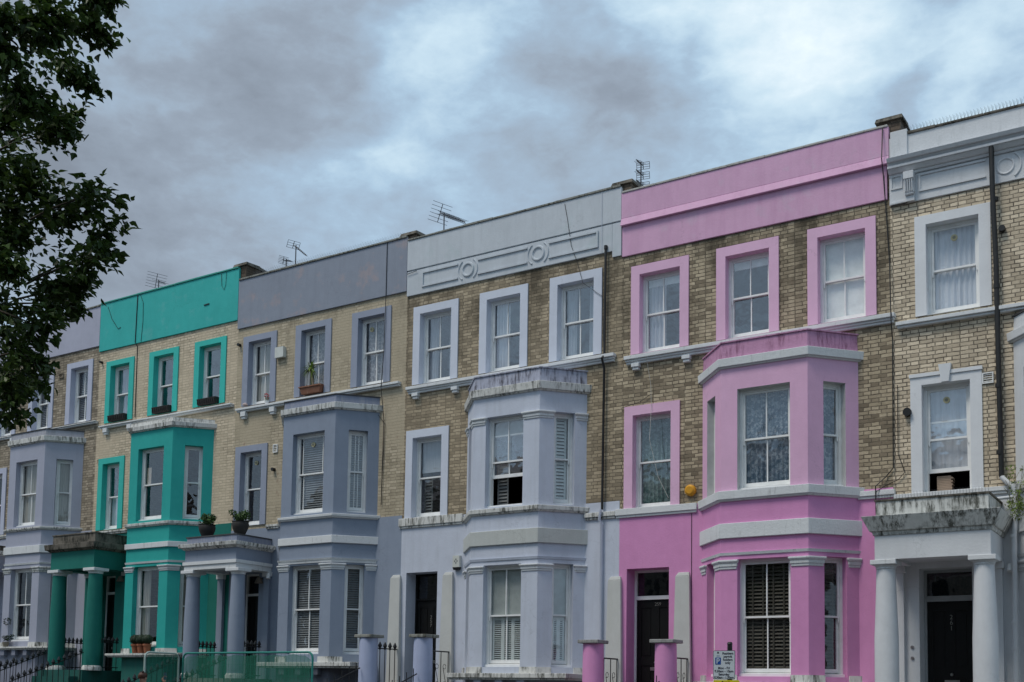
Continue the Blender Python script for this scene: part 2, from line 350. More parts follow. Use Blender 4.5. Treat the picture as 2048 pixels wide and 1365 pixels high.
def sash_window(root, P0, P1, u0, u1, z0, z1, rec=.15, bar=1, gl=None, cover=None, cmat=None, open_=0, mid=.5, seed=0, fmat=None, topbar=0, fan=False, plate=.05, label=None, roundvent=False):
    """two sliding sashes in a box frame; u/z give the masonry opening, P0->P1 the wall line"""
    gl = gl or GL; fm = fmat or WHITE
    def nb(): return MB().frame(P0, P1)
    b = nb(); fw = plate; w = u1-u0
    b.ob(u0, u0+fw, rec, rec+.12, z0, z1); b.ob(u1-fw, u1, rec, rec+.12, z0, z1); b.ob(u0+fw, u1-fw, rec, rec+.12, z1-fw, z1)
    b.hexa([b.T(u0, rec-.06, z0-.005), b.T(u1, rec-.06, z0-.005), b.T(u1, rec+.12, z0+.0), b.T(u0, rec+.12, z0+.0), b.T(u0, rec-.06, z0+.05), b.T(u1, rec-.06, z0+.05), b.T(u1, rec+.12, z0+.075), b.T(u0, rec+.12, z0+.075)])
    win = b.build('window', fm, root)
    if label: win['label'] = label
    a0, a1, b0, b1 = u0+fw+.002, u1-fw-.002, z0+.078, z1-fw-.002
    zm = b0+(b1-b0)*mid
    def sash(d, lo, hi, bot, top, horn, name):
        b = nb(); st = .042; dd = d+.036
        b.ob(a0, a0+st, d, dd, lo, hi); b.ob(a1-st, a1, d, dd, lo, hi)
        b.ob(a0+st, a1-st, d+.001, dd, lo, lo+bot); b.ob(a0+st, a1-st, d+.001, dd, hi-top, hi)
        if bar:
            uc = (a0+a1)/2
            if bar == 1: b.ob(uc-.011, uc+.011, d+.004, dd-.004, lo+bot, hi-top)
            else:
                for q in (a0+st+.10, a1-st-.10): b.ob(q-.009, q+.009, d+.004, dd-.004, lo+bot, hi-top)
        if horn:
            for q in (a0, a1-.035):
                b.hexa([b.T(q+.005, d+.004, lo-.09), b.T(q+.03, d+.004, lo-.09), b.T(q+.03, dd-.008, lo-.09), b.T(q+.005, dd-.008, lo-.09), b.T(q, d, lo), b.T(q+.035, d, lo), b.T(q+.035, dd-.004, lo), b.T(q, dd-.004, lo)])
        s_ = b.build(name, fm, win)
        g = nb(); g.face([g.T(a0+st, d+.018, lo+bot), g.T(a1-st, d+.018, lo+bot), g.T(a1-st, d+.018, hi-top), g.T(a0+st, d+.018, hi-top)])
        g.build('pane', gl, win)
    sash(rec+.022, zm-.018, b1, .036, .042, True, 'upper_sash')
    sash(rec+.066, b0+open_, zm+.018+open_*1.0, .075, .036, False, 'lower_sash')
    q0, q1 = a0+.045, a1-.045
    if roundvent:
        g = nb(); uc = q0+(q1-q0)*roundvent; zc = b1-.22; r = .06
        pts = [g.T(uc+r*math.cos(k*math.pi/8), rec+.018, zc+r*math.sin(k*math.pi/8)) for k in range(16)]; pt2 = [g.T(uc+r*math.cos(k*math.pi/8), rec+.036, zc+r*math.sin(k*math.pi/8)) for k in range(16)]
        A = [g.vert(*p) for p in pts]; B = [g.vert(*p) for p in pt2]; g.f.append(A); g.m.append(0)
        for k in range(16): g.f.append([A[k], A[(k+1) % 16], B[(k+1) % 16], B[k]]); g.m.append(0)
        g.mi = 1; pts = [g.T(uc+.03*math.cos(k*math.pi/6), rec+.012, zc+.03*math.sin(k*math.pi/6)) for k in range(12)]; g.face(pts)
        g.build('round_vent', [plain('yellowed_plastic', (.55, .50, .30), .5), plain('vent_fan_grey', (.25, .24, .18), .6)], win)
    for cv, cm in (cover or ()):
        g = nb(); dcv = rec+.128
        if cv == 'blind':
            brown = cm is SLB
            slats(g, q0, q1, dcv, b0, b1, .07 if brown else .056, .022, .006 if brown else .004)
            if brown:
                for q in ((.18, .82) if q1-q0 < .6 else (.14, .38, .62, .86)): uu = q0+(q1-q0)*q; g.ob(uu-.016, uu+.016, dcv-.026, dcv-.023, b0, b1)
            g.build('blind', cm, win)
        elif cv == 'lowshutter':
            zt = zm-.02; k = 3 if q1-q0 > .6 else 2; ww = (q1-q0)/k
            for i in range(k):
                x0, x1 = q0+ww*i, q0+ww*(i+1)
                g.ob(x0, x0+.04, dcv-.012, dcv+.012, b0, zt); g.ob(x1-.04, x1, dcv-.012, dcv+.012, b0, zt); g.ob(x0+.04, x1-.04, dcv-.012, dcv+.012, zt-.07, zt); g.ob(x0+.04, x1-.04, dcv-.012, dcv+.012, b0, b0+.07)
                slats(g, x0+.04, x1-.04, dcv, b0+.07, zt-.07, .042, .012, .005)
            g.build('shutter', cm, win)
        elif cv == 'fullshutter':
            g.ob(q0, q0+.05, dcv-.012, dcv+.012, b0, b1); g.ob(q1-.05, q1, dcv-.012, dcv+.012, b0, b1); slats(g, q0+.05, q1-.05, dcv, b0, b1, .075, .03, .006); g.build('shutter', cm, win)
        elif cv == 'sideshutter':
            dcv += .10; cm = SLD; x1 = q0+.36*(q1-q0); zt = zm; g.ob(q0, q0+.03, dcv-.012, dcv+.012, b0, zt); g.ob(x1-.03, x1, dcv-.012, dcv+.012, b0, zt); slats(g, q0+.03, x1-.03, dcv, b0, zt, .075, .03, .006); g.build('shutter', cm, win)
        elif cv == 'roller': g.ob(q0-.02, q1+.02, dcv, dcv+.004, b0, b1); g.build('roller_blind', cm, win)
        elif cv == 'halfroller': g.ob(q0-.02, q1+.02, dcv, dcv+.004, b1-.42*(b1-b0), b1); g.build('roller_blind', cm, win)
        elif cv == 'topthird': g.ob(q0-.02, q1+.02, dcv-.03, dcv-.026, b1-.36, b1); g.build('roller_blind', cm, win)
        elif cv == 'upperroller': g.ob(q0-.02, q1+.02, dcv-.03, dcv-.026, zm-.04, b1); g.build('roller_blind', cm, win)
        elif cv == 'toproller': g.ob(q0-.02, q1+.02, dcv, dcv+.03, b1-.17, b1+.02); g.build('roller_blind', cm, win)
        elif cv == 'net': drape(g, q0-.02, q1+.02, dcv+.012, b0, b1, .020, .10, seed); g.build('curtain', cm, win)
        elif cv == 'sides':
            drape(g, q0-.02, q0+.30*(q1-q0), dcv+.03, b0, b1, .025, .08, seed); drape(g, q0+.74*(q1-q0), q1+.02, dcv+.03, b0, b1, .025, .08, seed+1); g.build('curtain', cm, win)
        elif cv == 'left':
            drape(g, q0-.02, q0+.5*(q1-q0), dcv+.03, b0, b1, .025, .09, seed); g.build('curtain', cm, win)
        elif cv == 'board':
            g.ob(q0+.04, q0+.20, dcv-.05, dcv-.04, zm+.04, zm+.50); g.build('board', cm, win)
        elif cv == 'lowhalf':
            drape(g, q0-.02, q1+.02, dcv+.03, b0, zm, .018, .09, seed); g.build('curtain', cm, win)
        elif cv == 'lowhalf2':
            drape(g, q0-.02, q1+.02, dcv+.05, b0+open_+.06, b1, .010, .14, seed); g.build('curtain', cm, win)
        elif cv == 'books':
            for i in range(9): g.ob(q0+.08, q0+.08+.26+.02*math.sin(i*3), dcv, dcv+.2, b0+.01+.03*i, b0+.035+.03*i)
            g.build('window_clutter', cm, win)
    return win

# ------------------------------------------------------------------ bay outline helpers
BC, BW, BP = .72, 1.72, .80       # side run, front width, projection
def bay_poly(cx, off, y_in=.03, c=BC, w=BW, p=BP):
    l = math.hypot(c, p); xb = w/2+c+off*l/p; xr = xb-(c/p)*(p+off)
    e = y_in*c/p
    return [(cx-xb-0, y_in), (cx-xb, 0), (cx-xr, -(p+off)), (cx+xr, -(p+off)), (cx+xb, 0), (cx+xb, y_in)]
def rect_poly(x0, x1, yf, yi=.03): return [(x0, yi), (x0, yf), (x1, yf), (x1, yi)]
def stack(b, polyf, layers):
    for (z0, z1, o0, o1) in layers: b.prism(polyf(o0), polyf(o1), z0, z1)
    return b
def corner_piece(b, cx, sgn, ufront, t0, t1, o0, o1, z0, z1, y_in=None):
    """moulding that wraps a bay corner: from x=ufront on the front face round to t1 along the side face (t0=None: starts at the front)"""
    l = math.hypot(BC, BP); sx, sy = BC/l, BP/l; nx, ny = BP/l, -BC/l
    def pts(o):
        xr = BW/2+BC+o*l/BP-(BC/BP)*(BP+o)
        side = lambda t, oo: (cx+sgn*(BW/2+sx*t+nx*oo), -BP+sy*t+ny*oo)
        if t0 is None:
            P = [(cx+sgn*(ufront-o*.9*(1 if True else 0)), -(BP+o)), (cx+sgn*xr, -(BP+o)), side(t1+o*.9, o), side(t1+o*.9, -.02), (cx+sgn*(BW/2-.01), -(BP-.03)), (cx+sgn*(ufront-o*.9), -(BP-.02))]
        else:
            P = [side(t0-o*.9, o), side(t1, o), side(t1, -.02), side(t0-o*.9, -.02)]
        return P if sgn > 0 else P[::-1]
    b.prism(pts(o0), pts(o1), z0, z1)
def column(b, x, y, z0, z1, r0, r1, cap=True):
    h = z1-z0; b.lathe(x, y, [(r0, z0), (r0*.995, z0+h*.33), (r0*.97+r1*.03, z0+h*.5), ((r0+r1*2)/3, z0+h*.8), (r1, z1)], 28)
def antefix(b, *a): pass
def house(H):
    s, Z, P = H['shift'], H['z'], H['paint']
    X0, X1 = H['x']                                  # party lines
    xc = (X0+X1)/2; gz = ground_z(xc)
    root = empty(H['name'], (xc, 0, gz)); tag(root, H['label'], 'house', 'terraced houses in the painted row')
    wall_m, par_m, fr_m, gf_m = H['brick'], P['parapet'], P['frame'], P['ground']
    fo, fb = Z['w_out'], Z['w_bot']; op = Z['w_open']
    tops = H['tops']                                 # (outer x0, x1)
    w1 = H['w1']; cx = H['bay']
    A, B_ = cx-BW/2-BC, cx+BW/2+BC
    zb0 = gz-.3
    # ---- walls of brick and render
    holes = [(a+.195-X0, b-.195-X0, fb, op+.004) for a, b in tops]
    zbh = Z['cap_top']-.25
    zsplit = Z['split']
    ub = (max(A+.06, X0+.02)-X0, min(B_-.06, X1-.02)-X0)
    b = MB().frame((X0, 0), (X1, 0))
    wh = (w1[0]+.195-X0, w1[1]-.195-X0, max(Z['w1_bot'], zsplit), Z['w1_open'])
    b.panel(X1-X0, zsplit, Z['par_bot'], holes+[wh, (ub[0], ub[1], zsplit, zbh)], rev=0)
    b.build('brick_wall', wall_m, root)
    dz = H['door']; zf = Z['door_top']-.04 if not H.get('porch') else Z['door_top']
    b = MB().frame((X0, 0), (X1, 0))
    dh = (dz[0]-X0, dz[1]-X0, Z['floor'], Z['door_top'])
    gh = [(ub[0], ub[1], Z['slab'][1]+.02, zsplit), dh]
    if Z['w1_bot'] < zsplit: gh.append((wh[0], wh[1], Z['w1_bot'], zsplit))
    b.panel(X1-X0, zb0, zsplit, gh, rev=0, d=-.012); b.mi = 0
    T = b.T; u0, u1, c, e = dh
    for q in ([T(u0, -.012, c), T(u0, -.012, e), T(u0, .42, e), T(u0, .42, c)], [T(u1, -.012, c), T(u1, .42, c), T(u1, .42, e), T(u1, -.012, e)], [T(u0, -.012, e), T(u1, -.012, e), T(u1, .42, e), T(u0, .42, e)]): b.face(q)
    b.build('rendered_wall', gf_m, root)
    # ---- body behind the front
    b = MB(); zr = Z['par_top']-.75
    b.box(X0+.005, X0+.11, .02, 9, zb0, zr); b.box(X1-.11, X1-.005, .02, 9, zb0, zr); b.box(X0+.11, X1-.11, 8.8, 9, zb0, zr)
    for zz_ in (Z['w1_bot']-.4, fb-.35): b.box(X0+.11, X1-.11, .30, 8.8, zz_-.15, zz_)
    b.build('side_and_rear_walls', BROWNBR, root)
    MB().box(X0+.005, X1-.005, .27, 9, zr+.002, zr+.15).build('roof', plain('slate_roof', (.07, .072, .08), .7), root)
    # ---- parapet
    b = MB(); pt, pb = Z['par_top'], Z['par_bot']
    H['parapet'](b, X0, X1, pb, pt-.05, root, par_m, Z)
    b = MB(); n = 7; cm = P.get('coping', COPE)
    rr = random.Random(int(xc*10))
    for i in range(n):
        a = X0+.02+(X1-X0-.04)*i/n; c2 = X0+.02+(X1-X0-.04)*(i+1)/n; dzz = rr.uniform(-.006, .006)
        b.hexa([(a+.002, -.075, pt-.05), (c2-.003, -.075, pt-.05), (c2-.003, .30, pt-.05), (a+.002, .30, pt-.05), (a+.002, -.075, pt-.005+dzz), (c2-.003, -.075, pt-.005+dzz), (c2-.003, .30, pt+.03+dzz), (a+.002, .30, pt+.03+dzz)])
    b.build('coping', cm, root)
    if H.get('spikes'):
        b = MB(); x = X0+.15 if s > -11 else X0+.55
        while x < X1-.1:
            for q in (-.03, .0, .03): b.tube([(x, .0, pt), (x+q*.5, -.02+q*1.5, pt+.11)], .0022, 3)
            x += .06 if s > -9 else .08
        tag(b.build('bird_spikes', ALU, root), kind='stuff')
    if H.get('pier'): # party-wall upstand with its sloped stone cap
        zp = pt+H['pier']; b = MB()
        b.box(X1-.20, X1+.20, .02, .34, pt-.45, zp-.06)
        b.hexa([(X1-.22, .34, pt-.45), (X1+.22, .34, pt-.45), (X1+.22, 6, pt-.9), (X1-.22, 6, pt-.9), (X1-.22, .34, zp-.05), (X1+.22, .34, zp-.05), (X1+.22, 6, pt-.60), (X1-.22, 6, pt-.60)])
        pr = b.build('party_wall', BROWNBR, root)
        b = MB(); b.hexa([(X1-.27, -.03, zp-.06), (X1+.25, -.03, zp-.06), (X1+.25, .5, zp-.06), (X1-.27, .5, zp-.06), (X1-.25, .0, zp+.02), (X1+.23, .0, zp+.02), (X1+.23, .5, zp+.05), (X1-.25, .5, zp+.05)])
        b.hexa([(X1-.25, .501, zp-.06), (X1+.25, .501, zp-.06), (X1+.25, 6, pt-.62), (X1-.25, 6, pt-.62), (X1-.22, .501, zp+.04), (X1+.22, .501, zp+.04), (X1+.22, 6, pt-.55), (X1-.22, 6, pt-.55)])
        b.build('party_wall_coping', STK if not H.get('pier_mat') else H['pier_mat'], pr)
    # ---- top floor windows
    def surround(a, c, z0, z1, zo, name='window_surround', d=-.032, mats=None, wd=.2):
        b = MB().frame((a, 0), (c, 0)); b.panel(c-a, z0, z1, [(wd, c-a-wd, z0, zo)], d=d, rev=.16, ret=.0)
        T = b.T; w = c-a
        for q in ([T(0, d, z0), T(0, d, z1), T(0, 0, z1), T(0, 0, z0)], [T(w, d, z0), T(w, 0, z0), T(w, 0, z1), T(w, d, z1)], [T(0, d, z1), T(w, d, z1), T(w, 0, z1), T(0, 0, z1)]): b.face(q)
        return b.build(name, mats or fr_m, root)
    for i, (a, c) in enumerate(tops):
        surround(a, c, fb, fo, op)
        kw = dict(H['topwin'][i]); sash_window(root, (a, 0), (c, 0), .2, c-a-.2, fb, op, seed=i*7+int(-s), **kw)
    # ---- sill course and brackets
    st, sb = Z['sill']; b = MB()
    xs0, xs1 = tops[0][0]-.12+H.get('sillL', 0), tops[2][1]+.35
    segs = [(xs0, xs1)]
    for a, c in segs:
        b.box(a, c, -.13, .02, sb+.045, st); b.box(a+.02, c-.02, -.09, .02, sb, sb+.0445)
        if H.get('deep_sill'): b.box(a+.03, c-.03, -.06, .02, sb-.05, sb-.001)
    b.build('sill', P.get('sill', STWC), root)
    for xx in () if H.get('keystone') else (tops[0][0]+.14, tops[0][1]-.03):
        q = .0515 if H.get('deep_sill') else .0005
        b = MB(); b.box(xx-.09, xx+.09, -.11, .01, sb-.13, sb-q); b.box(xx-.07, xx+.07, -.085, .01, sb-.19, sb-.131); b.build('bracket', P.get('sill', STWC), root)
    # ---- first floor window over the door
    a, c = w1
    surround(a, c, Z['w1_bot'], Z['w1_out'], Z['w1_open'])
    sash_window(root, (a, 0), (c, 0), .2, c-a-.2, Z['w1_bot'], Z['w1_open'], seed=3, **H['w1win'])
    if H.get('keystone'):
        b = MB(); k = (a+c)/2
        b.hexa([(k-.065, -.075, Z['w1_open']+.005), (k+.065, -.075, Z['w1_open']+.005), (k+.065, .0, Z['w1_open']+.005), (k-.065, .0, Z['w1_open']+.005), (k-.11, -.09, Z['w1_out']+.13), (k+.11, -.09, Z['w1_out']+.13), (k+.11, .0, Z['w1_out']+.13), (k-.11, .0, Z['w1_out']+.13)])
        b.build('keystone', fr_m, root)
        b = MB(); b.box(a-.015, c+.015, -.055, 0, Z['w1_out']-.05, Z['w1_out']+.015); b.build('hood_mould', fr_m, root)
    # ---- course over the ground floor
    for (xa, xb, zt, zb2) in H['course']:
        b = MB(); b.box(xa, xb, -.075, .02, zb2+.05, zt); b.box(xa+.01, xb-.01, -.05, .02, zb2, zb2+.0495); b.build('string_course', P.get('course', STB), root)
    # ---- bay
    bm_ = P['bay']; fl = (cx-BW/2, -BP); frr = (cx+BW/2, -BP); Lw = math.hypot(BC, BP)
    def bay_walls(z0, z1, hz0, hz1, mats, name, hu=(.335, 1.39), rm=None):
        b = MB()
        sideL = math.hypot(BC, BP)
        b.frame((A, 0), fl).panel(sideL, z0, z1, [(sideL-.80, sideL-.33, hz0, hz1)], rev=.15, revmi=rm)
        b.frame(fl, frr).panel(BW, z0, z1, [(hu[0], hu[1], hz0, hz1)], rev=.15, revmi=rm)
        b.frame(frr, (B_, 0)).panel(sideL, z0, z1, [(.33, .80, hz0, hz1)], rev=.15, revmi=rm)
        return b.build(name, mats, root)
    b1t, b1b = Z['b1']; b0t, b0b = Z['b0']
    zc = Z['cap_white'][1]; bt1 = Z['b1_band']; lb = Z['low_band']
    rm = P.get('reveal')
    m_ = [bm_, rm] if rm else bm_
    hu = H.get('bay_hole', (.335, 1.38))
    bay_walls(bt1[0], zc, b1b, b1t, m_, 'bay_wall', hu, 1 if rm else None)
    bay_walls(Z['slab'][0], bt1[1], b0b, b0t, P['bay0'], 'bay_wall', hu)
    W3 = [((A, 0), fl, Lw-.80, Lw-.33, 'L'), (fl, frr, hu[0], hu[1], 'F'), (frr, (B_, 0), .33, .80, 'R')]
    for (pa, pb_, ua, ubb, k) in W3:
        kw = dict(H['b1win']); kw.update(H.get('b1'+k, {}))
        if k != 'F' and kw.get('bar') == 1: kw['bar'] = 0
        sash_window(root, pa, pb_, ua, ubb, b1b, b1t, seed=11, **kw)
        kw = dict(H['b0win']); kw.update(H.get('b0'+k, {}))
        if k != 'F' and kw.get('bar') == 1: kw['bar'] = 0
        sash_window(root, pa, pb_, ua, ubb, b0b, b0t, seed=12, **kw)
    poly = lambda o: bay_poly(cx, o)
    cw = Z['cap_white']
    b = MB(); stack(b, poly, [(cw[1], cw[1]+.03, .03, .05), (cw[1]+.0302, cw[0], .075, .085)]); b.build('bay_cornice', P.get('cornice', STB), root)
    b = MB(); stack(b, poly, [(cw[0]+.0002, Z['cap_top'], H.get('cap_off', .0), H.get('cap_off', .0)-.01)]); b.build('bay_blocking_course', P['bay_top'], root)
    b = MB(); stack(b, poly, [(Z['cap_top']+.0002, Z['cap_top']+.025, .015, .015)]); b.build('bay_roof', P.get('bay_roof', plain('lead_roof', (.06, .06, .062), .6)), root)
    b = MB(); stack(b, poly, [(bt1[1], bt1[1]+.035, .035, .06), (bt1[1]+.0352, bt1[0]-.0, .075, .08)]); b.build('bay_sill_course', P.get('band', STB), root)
    b = MB(); stack(b, poly, [(lb[1], lb[0], .05, .05)]); b.build('bay_band', P.get('lowband', STWC), root)
    zs = Z['string']
    b = MB()
    if H.get('entab'): stack(b, poly, [(zs-.09, zs-.03, .02, .03), (zs-.0298, zs+.012, .04, .055)])
    else: stack(b, poly, [(zs-.03, zs+.022, .018, .032)])
    b.build('bay_string_course', P.get('string', STWC), root)
    def capitals(ct, cb2, name='capital', hu=hu):
        for sg in (-1, 1):
            uf = (hu[1]-BW/2+.03) if sg > 0 else (BW/2-hu[0]+.03)
            b = MB(); h = (ct-cb2)
            for (f0, f1, o0, o1) in ((0, .28, .018, .022), (.2802, .62, .035, .038), (.6202, .78, .038, .062), (.7802, 1, .066, .066)):
                corner_piece(b, cx, sg, uf, None, .29, o0, o1, cb2+h*f0, cb2+h*f1)
            b.build(name, P.get('capital', STWC), root)
            b = MB()
            for (f0, f1, o0, o1) in ((0, .28, .018, .022), (.2802, .62, .035, .038), (.6202, .78, .038, .062), (.7802, 1, .066, .066)):
                corner_piece(b, cx, sg, 0, .86, Lw+.02, o0, o1, cb2+h*f0, cb2+h*f1)
            b.build(name, P.get('capital', STWC), root)
    ct, cb2 = Z['cap0']; capitals(ct, cb2)
    if 'cap1' in Z: capitals(*Z['cap1'])
    # plinth blocks under the pilasters
    b = MB()
    for sg in (-1, 1):
        uf = (hu[1]-BW/2+.03) if sg > 0 else (BW/2-hu[0]+.03)
        corner_piece(b, cx, sg, uf, None, .29, .035, .03, Z['slab'][0], Z['slab'][0]+.14); b.build('pilaster_base', P.get('plinth', STB), root)
        b = MB(); corner_piece(b, cx, sg, 0, .86, Lw+.02, .035, .03, Z['slab'][0], Z['slab'][0]+.14); b.build('pilaster_base', P.get('plinth', STB), root); b = MB()
    sl = Z['slab']
    b = MB(); b.box(cx-1.34, cx+1.70, -(BP+.20), .0, sl[1]+.04, sl[0]); b.box(cx-1.30, cx+1.66, -(BP+.16), .0, sl[1], sl[1]+.0395); b.build('bay_sill_slab', H.get('slab_m', STB), root)
    b = MB(); b.prism(bay_poly(cx, .0, -.0125), bay_poly(cx, .0, -.0125), zb0, sl[1]-.0002); b.build('basement_bay', P['base'], root)
    if not H.get('nobracket'):
        for xx in (cx-.55, cx, cx+.55): MB().box(xx-.09, xx+.09, -(BP+.14), -(BP+.0005), sl[1]-.16, sl[1]-.0005).build('slab_bracket', P['base'], root)
    # ---- door
    d0, d1 = dz; fz = Z['floor']; tr0, tr1 = Z['transom']
    dm = DARKWOOD; fm = P.get('doorframe', WHITE)
    F = MB().frame((d0, 0), (d1, 0)); w = d1-d0; rc = .36
    F.ob(0.002, .05, rc, rc+.08, fz, Z['door_top']-.002); F.ob(w-.05, w-.002, rc, rc+.08, fz, Z['door_top']-.002); F.ob(.0505, w-.0505, rc-.02, rc+.08, tr0, tr1); F.ob(.0505, w-.0505, rc, rc+.08, Z['door_top']-.05, Z['door_top']-.003)
    fo_ = F.build('door_frame', fm, root)
    F = MB().frame((d0, 0), (d1, 0)); F.face([F.T(.05, rc+.05, tr1), F.T(w-.05, rc+.05, tr1), F.T(w-.05, rc+.05, Z['door_top']-.05), F.T(.05, rc+.05, Z['door_top']-.05)]); F.build('fanlight', glass('dark_glass', tint=(.35, .36, .33), refl=.02), root)
    F = MB().frame((d0, 0), (d1, 0)); h = tr0-fz; q0, q1 = .055, w-.055; ww = q1-q0
    pan = [(q0+.12*ww, q0+.40*ww, fz+.42*h, fz+.92*h), (q0+.60*ww, q0+.88*ww, fz+.42*h, fz+.92*h), (q0+.12*ww, q0+.40*ww, fz+.08*h, fz+.33*h), (q0+.60*ww, q0+.88*ww, fz+.08*h, fz+.33*h)]
    F.O = F.O+F.U*q0; F.panel(ww, fz+.01, tr0-.003, [(a-q0, b_-q0, c, e) for a, b_, c, e in pan], d=rc+.02, rev=rc+.035)
    for a, b_, c, e in pan:
        a -= q0; b_ -= q0
        F.face([F.T(a, rc+.035, c), F.T(b_, rc+.035, c), F.T(b_, rc+.035, e), F.T(a, rc+.035, e)])
        F.ob(a+.03, b_-.03, rc+.024, rc+.036, c+.03, e-.03)
    door = F.build('door', dm, root)
    k = MB().frame((d0, 0), (d1, 0)); kz = fz+.36*h
    ku = w/2 if H.get('centreknob') else w-.13
    kp = k.T(w*.52, rc+.02, kz); pts = []
    kx, ky, kz_ = kp
    for i in range(6): pass
    k.tube([(kx, ky, kz_), (kx, ky-.03, kz_)], .012, 10); k.tube([(kx, ky-.028, kz_), (kx, ky-.045, kz_), (kx, ky-.062, kz_)], .03, 14, .022); k.build('door_knob', BRASS, door, smooth=True)
    k = MB().frame((d0, 0), (d1, 0)); k.ob(w*.52-.13, w*.52+.13, rc+.012, rc+.0195, kz-.17, kz-.10); k.ob(w*.52-.11, w*.52+.11, rc+.004, rc+.0115, kz-.155, kz-.115); k.build('letter_box', BRASS, door)
    if H.get('number'):
        def digits(txt, x, z, size, name='door_number'):
            cu = bpy.data.curves.new('t', 'FONT'); cu.body = txt; cu.size = size; cu.extrude = .003; cu.align_x = 'CENTER'
            o = bpy.data.objects.new('t', cu); COL.objects.link(o); dg = bpy.context.evaluated_depsgraph_get(); me = bpy.data.meshes.new_from_object(o.evaluated_get(dg))
            bpy.data.objects.remove(o); r = bpy.data.objects.new(name, me); COL.objects.link(r); r.parent = door
            r.location = Vector((x, -(-rc)+.013, z))-Vector((xc, 0, gz)); r.rotation_euler = (math.pi/2, 0, 0); me.materials.clear(); me.materials.append(plain('number_metal', (.30, .29, .26), .4, .6))
        num, vert, zn = H['number']
        if vert:
            for i, ch in enumerate(num): digits(ch, d0+w*.52, zn-i*.10, .115)
        else: digits(num, d0+w*.56, zn, .10)
    # ---- landing and steps
    b = MB(); dc = (d0+d1)/2; nst = max(3, round((fz-gz-.11)/.19)); y = -1.42
    b.box(dc-1.0, dc+1.0, y, -.013, gz-.1, fz-.01)
    for i in range(nst-1):
        zt = fz-.01-(i+1)*(fz-gz-.11)/nst; b.box(dc-.82, dc+.82, y-.29*(i+1), y-.29*i-.0005, gz-.1, zt)
    b.build('steps', plain('step_stone', (.20, .195, .18), .85, var=.35) if not H.get('stepm') else H['stepm'], root)
    MB().box(dc-.4, dc+.4, .36, .6, fz-.05, fz+.005).build('door_step', STB, root)
    return root, locals()
def plain_parapet(b, X0, X1, zb, zt, root, m, Z):
    b.box(X0+.004, X1-.004, -.045, .25, zb, zt-.0005); b.build('parapet', m, root)
def ball(b, c, r, n=10, sq=1.0):
    rings = []
    for i in range(1, n):
        th = math.pi*i/n; rings.append((r*math.sin(th), c[2]-r*sq*math.cos(th)))
    b.lathe(c[0], c[1], rings, 14)
# ------------------------------------------------------------------ parapets
def par_pink(b, X0, X1, zb, zt, root, m, Z):
    b.box(X0+.02, X1-.05, -.035, .25, zb, 11.77)
    b.hexa([(X0+.005, -.115, 11.7705), (X1-.005, -.115, 11.7705), (X1-.005, .25, 11.7705), (X0+.005, .25, 11.7705), (X0+.005, -.06, 11.94), (X1-.005, -.06, 11.94), (X1-.005, .25, 11.94), (X0+.005, .25, 11.94)])
    b.box(X0+.005, X1-.005, -.055, .25, 11.9405, zt-.0005)
    b.build('parapet', m, root)
def moulding_frame(b, x0, x1, z0, z1, y, w=.035, h=.022, sides='lrtb'):
    if 'b' in sides: b.box(x0, x1, y-h, y+.001, z0, z0+w)
    if 't' in sides: b.box(x0, x1, y-h, y+.001, z1-w, z1)
    if 'l' in sides: b.box(x0, x0+w, y-h*1.02, y+.001, z0+w, z1-w)
    if 'r' in sides: b.box(x1-w, x1, y-h*1.02, y+.001, z0+w, z1-w)
def par_blue(b, X0, X1, zb, zt, root, m, Z):
    b.box(X0+.004, X1-.22, -.040, .25, zb, 11.885); b.box(X1-.2195, X1+.0, -.040, .25, zb-.14, 11.885)
    b.box(X0+.004, X1, -.050, .25, 11.9155, zt-.0005); b.box(X0+.004, X1, -.02, .25, 11.8855, 11.915)
    p = b.build('parapet', m, root)
    b = MB(); xs = [-16.25, -15.19, -14.62, -13.26, -12.69, -11.43]
    for i in (0, 2, 4):
        moulding_frame(b, xs[i], xs[i+1], 11.43, 11.81, -.040, .04, .03, ('ltb', '', 'tb', '', 'rtb')[i])
    for cx_ in (-14.905, -12.975):
        b.ring(cx_, 11.61, -.040, .115, .185, prof=((0, 0), (.3, .03), (.7, .03), (1, 0)))
        b.ring(cx_, 11.61, -.040, .25, .29, 20, ((0, 0), (.3, .022), (.7, .022), (1, 0)), -.95, .95); b.ring(cx_, 11.61, -.040, .25, .29, 20, ((0, 0), (.3, .022), (.7, .022), (1, 0)), math.pi-.95, math.pi+.95)
    b.build('frieze_moulding', m, root)
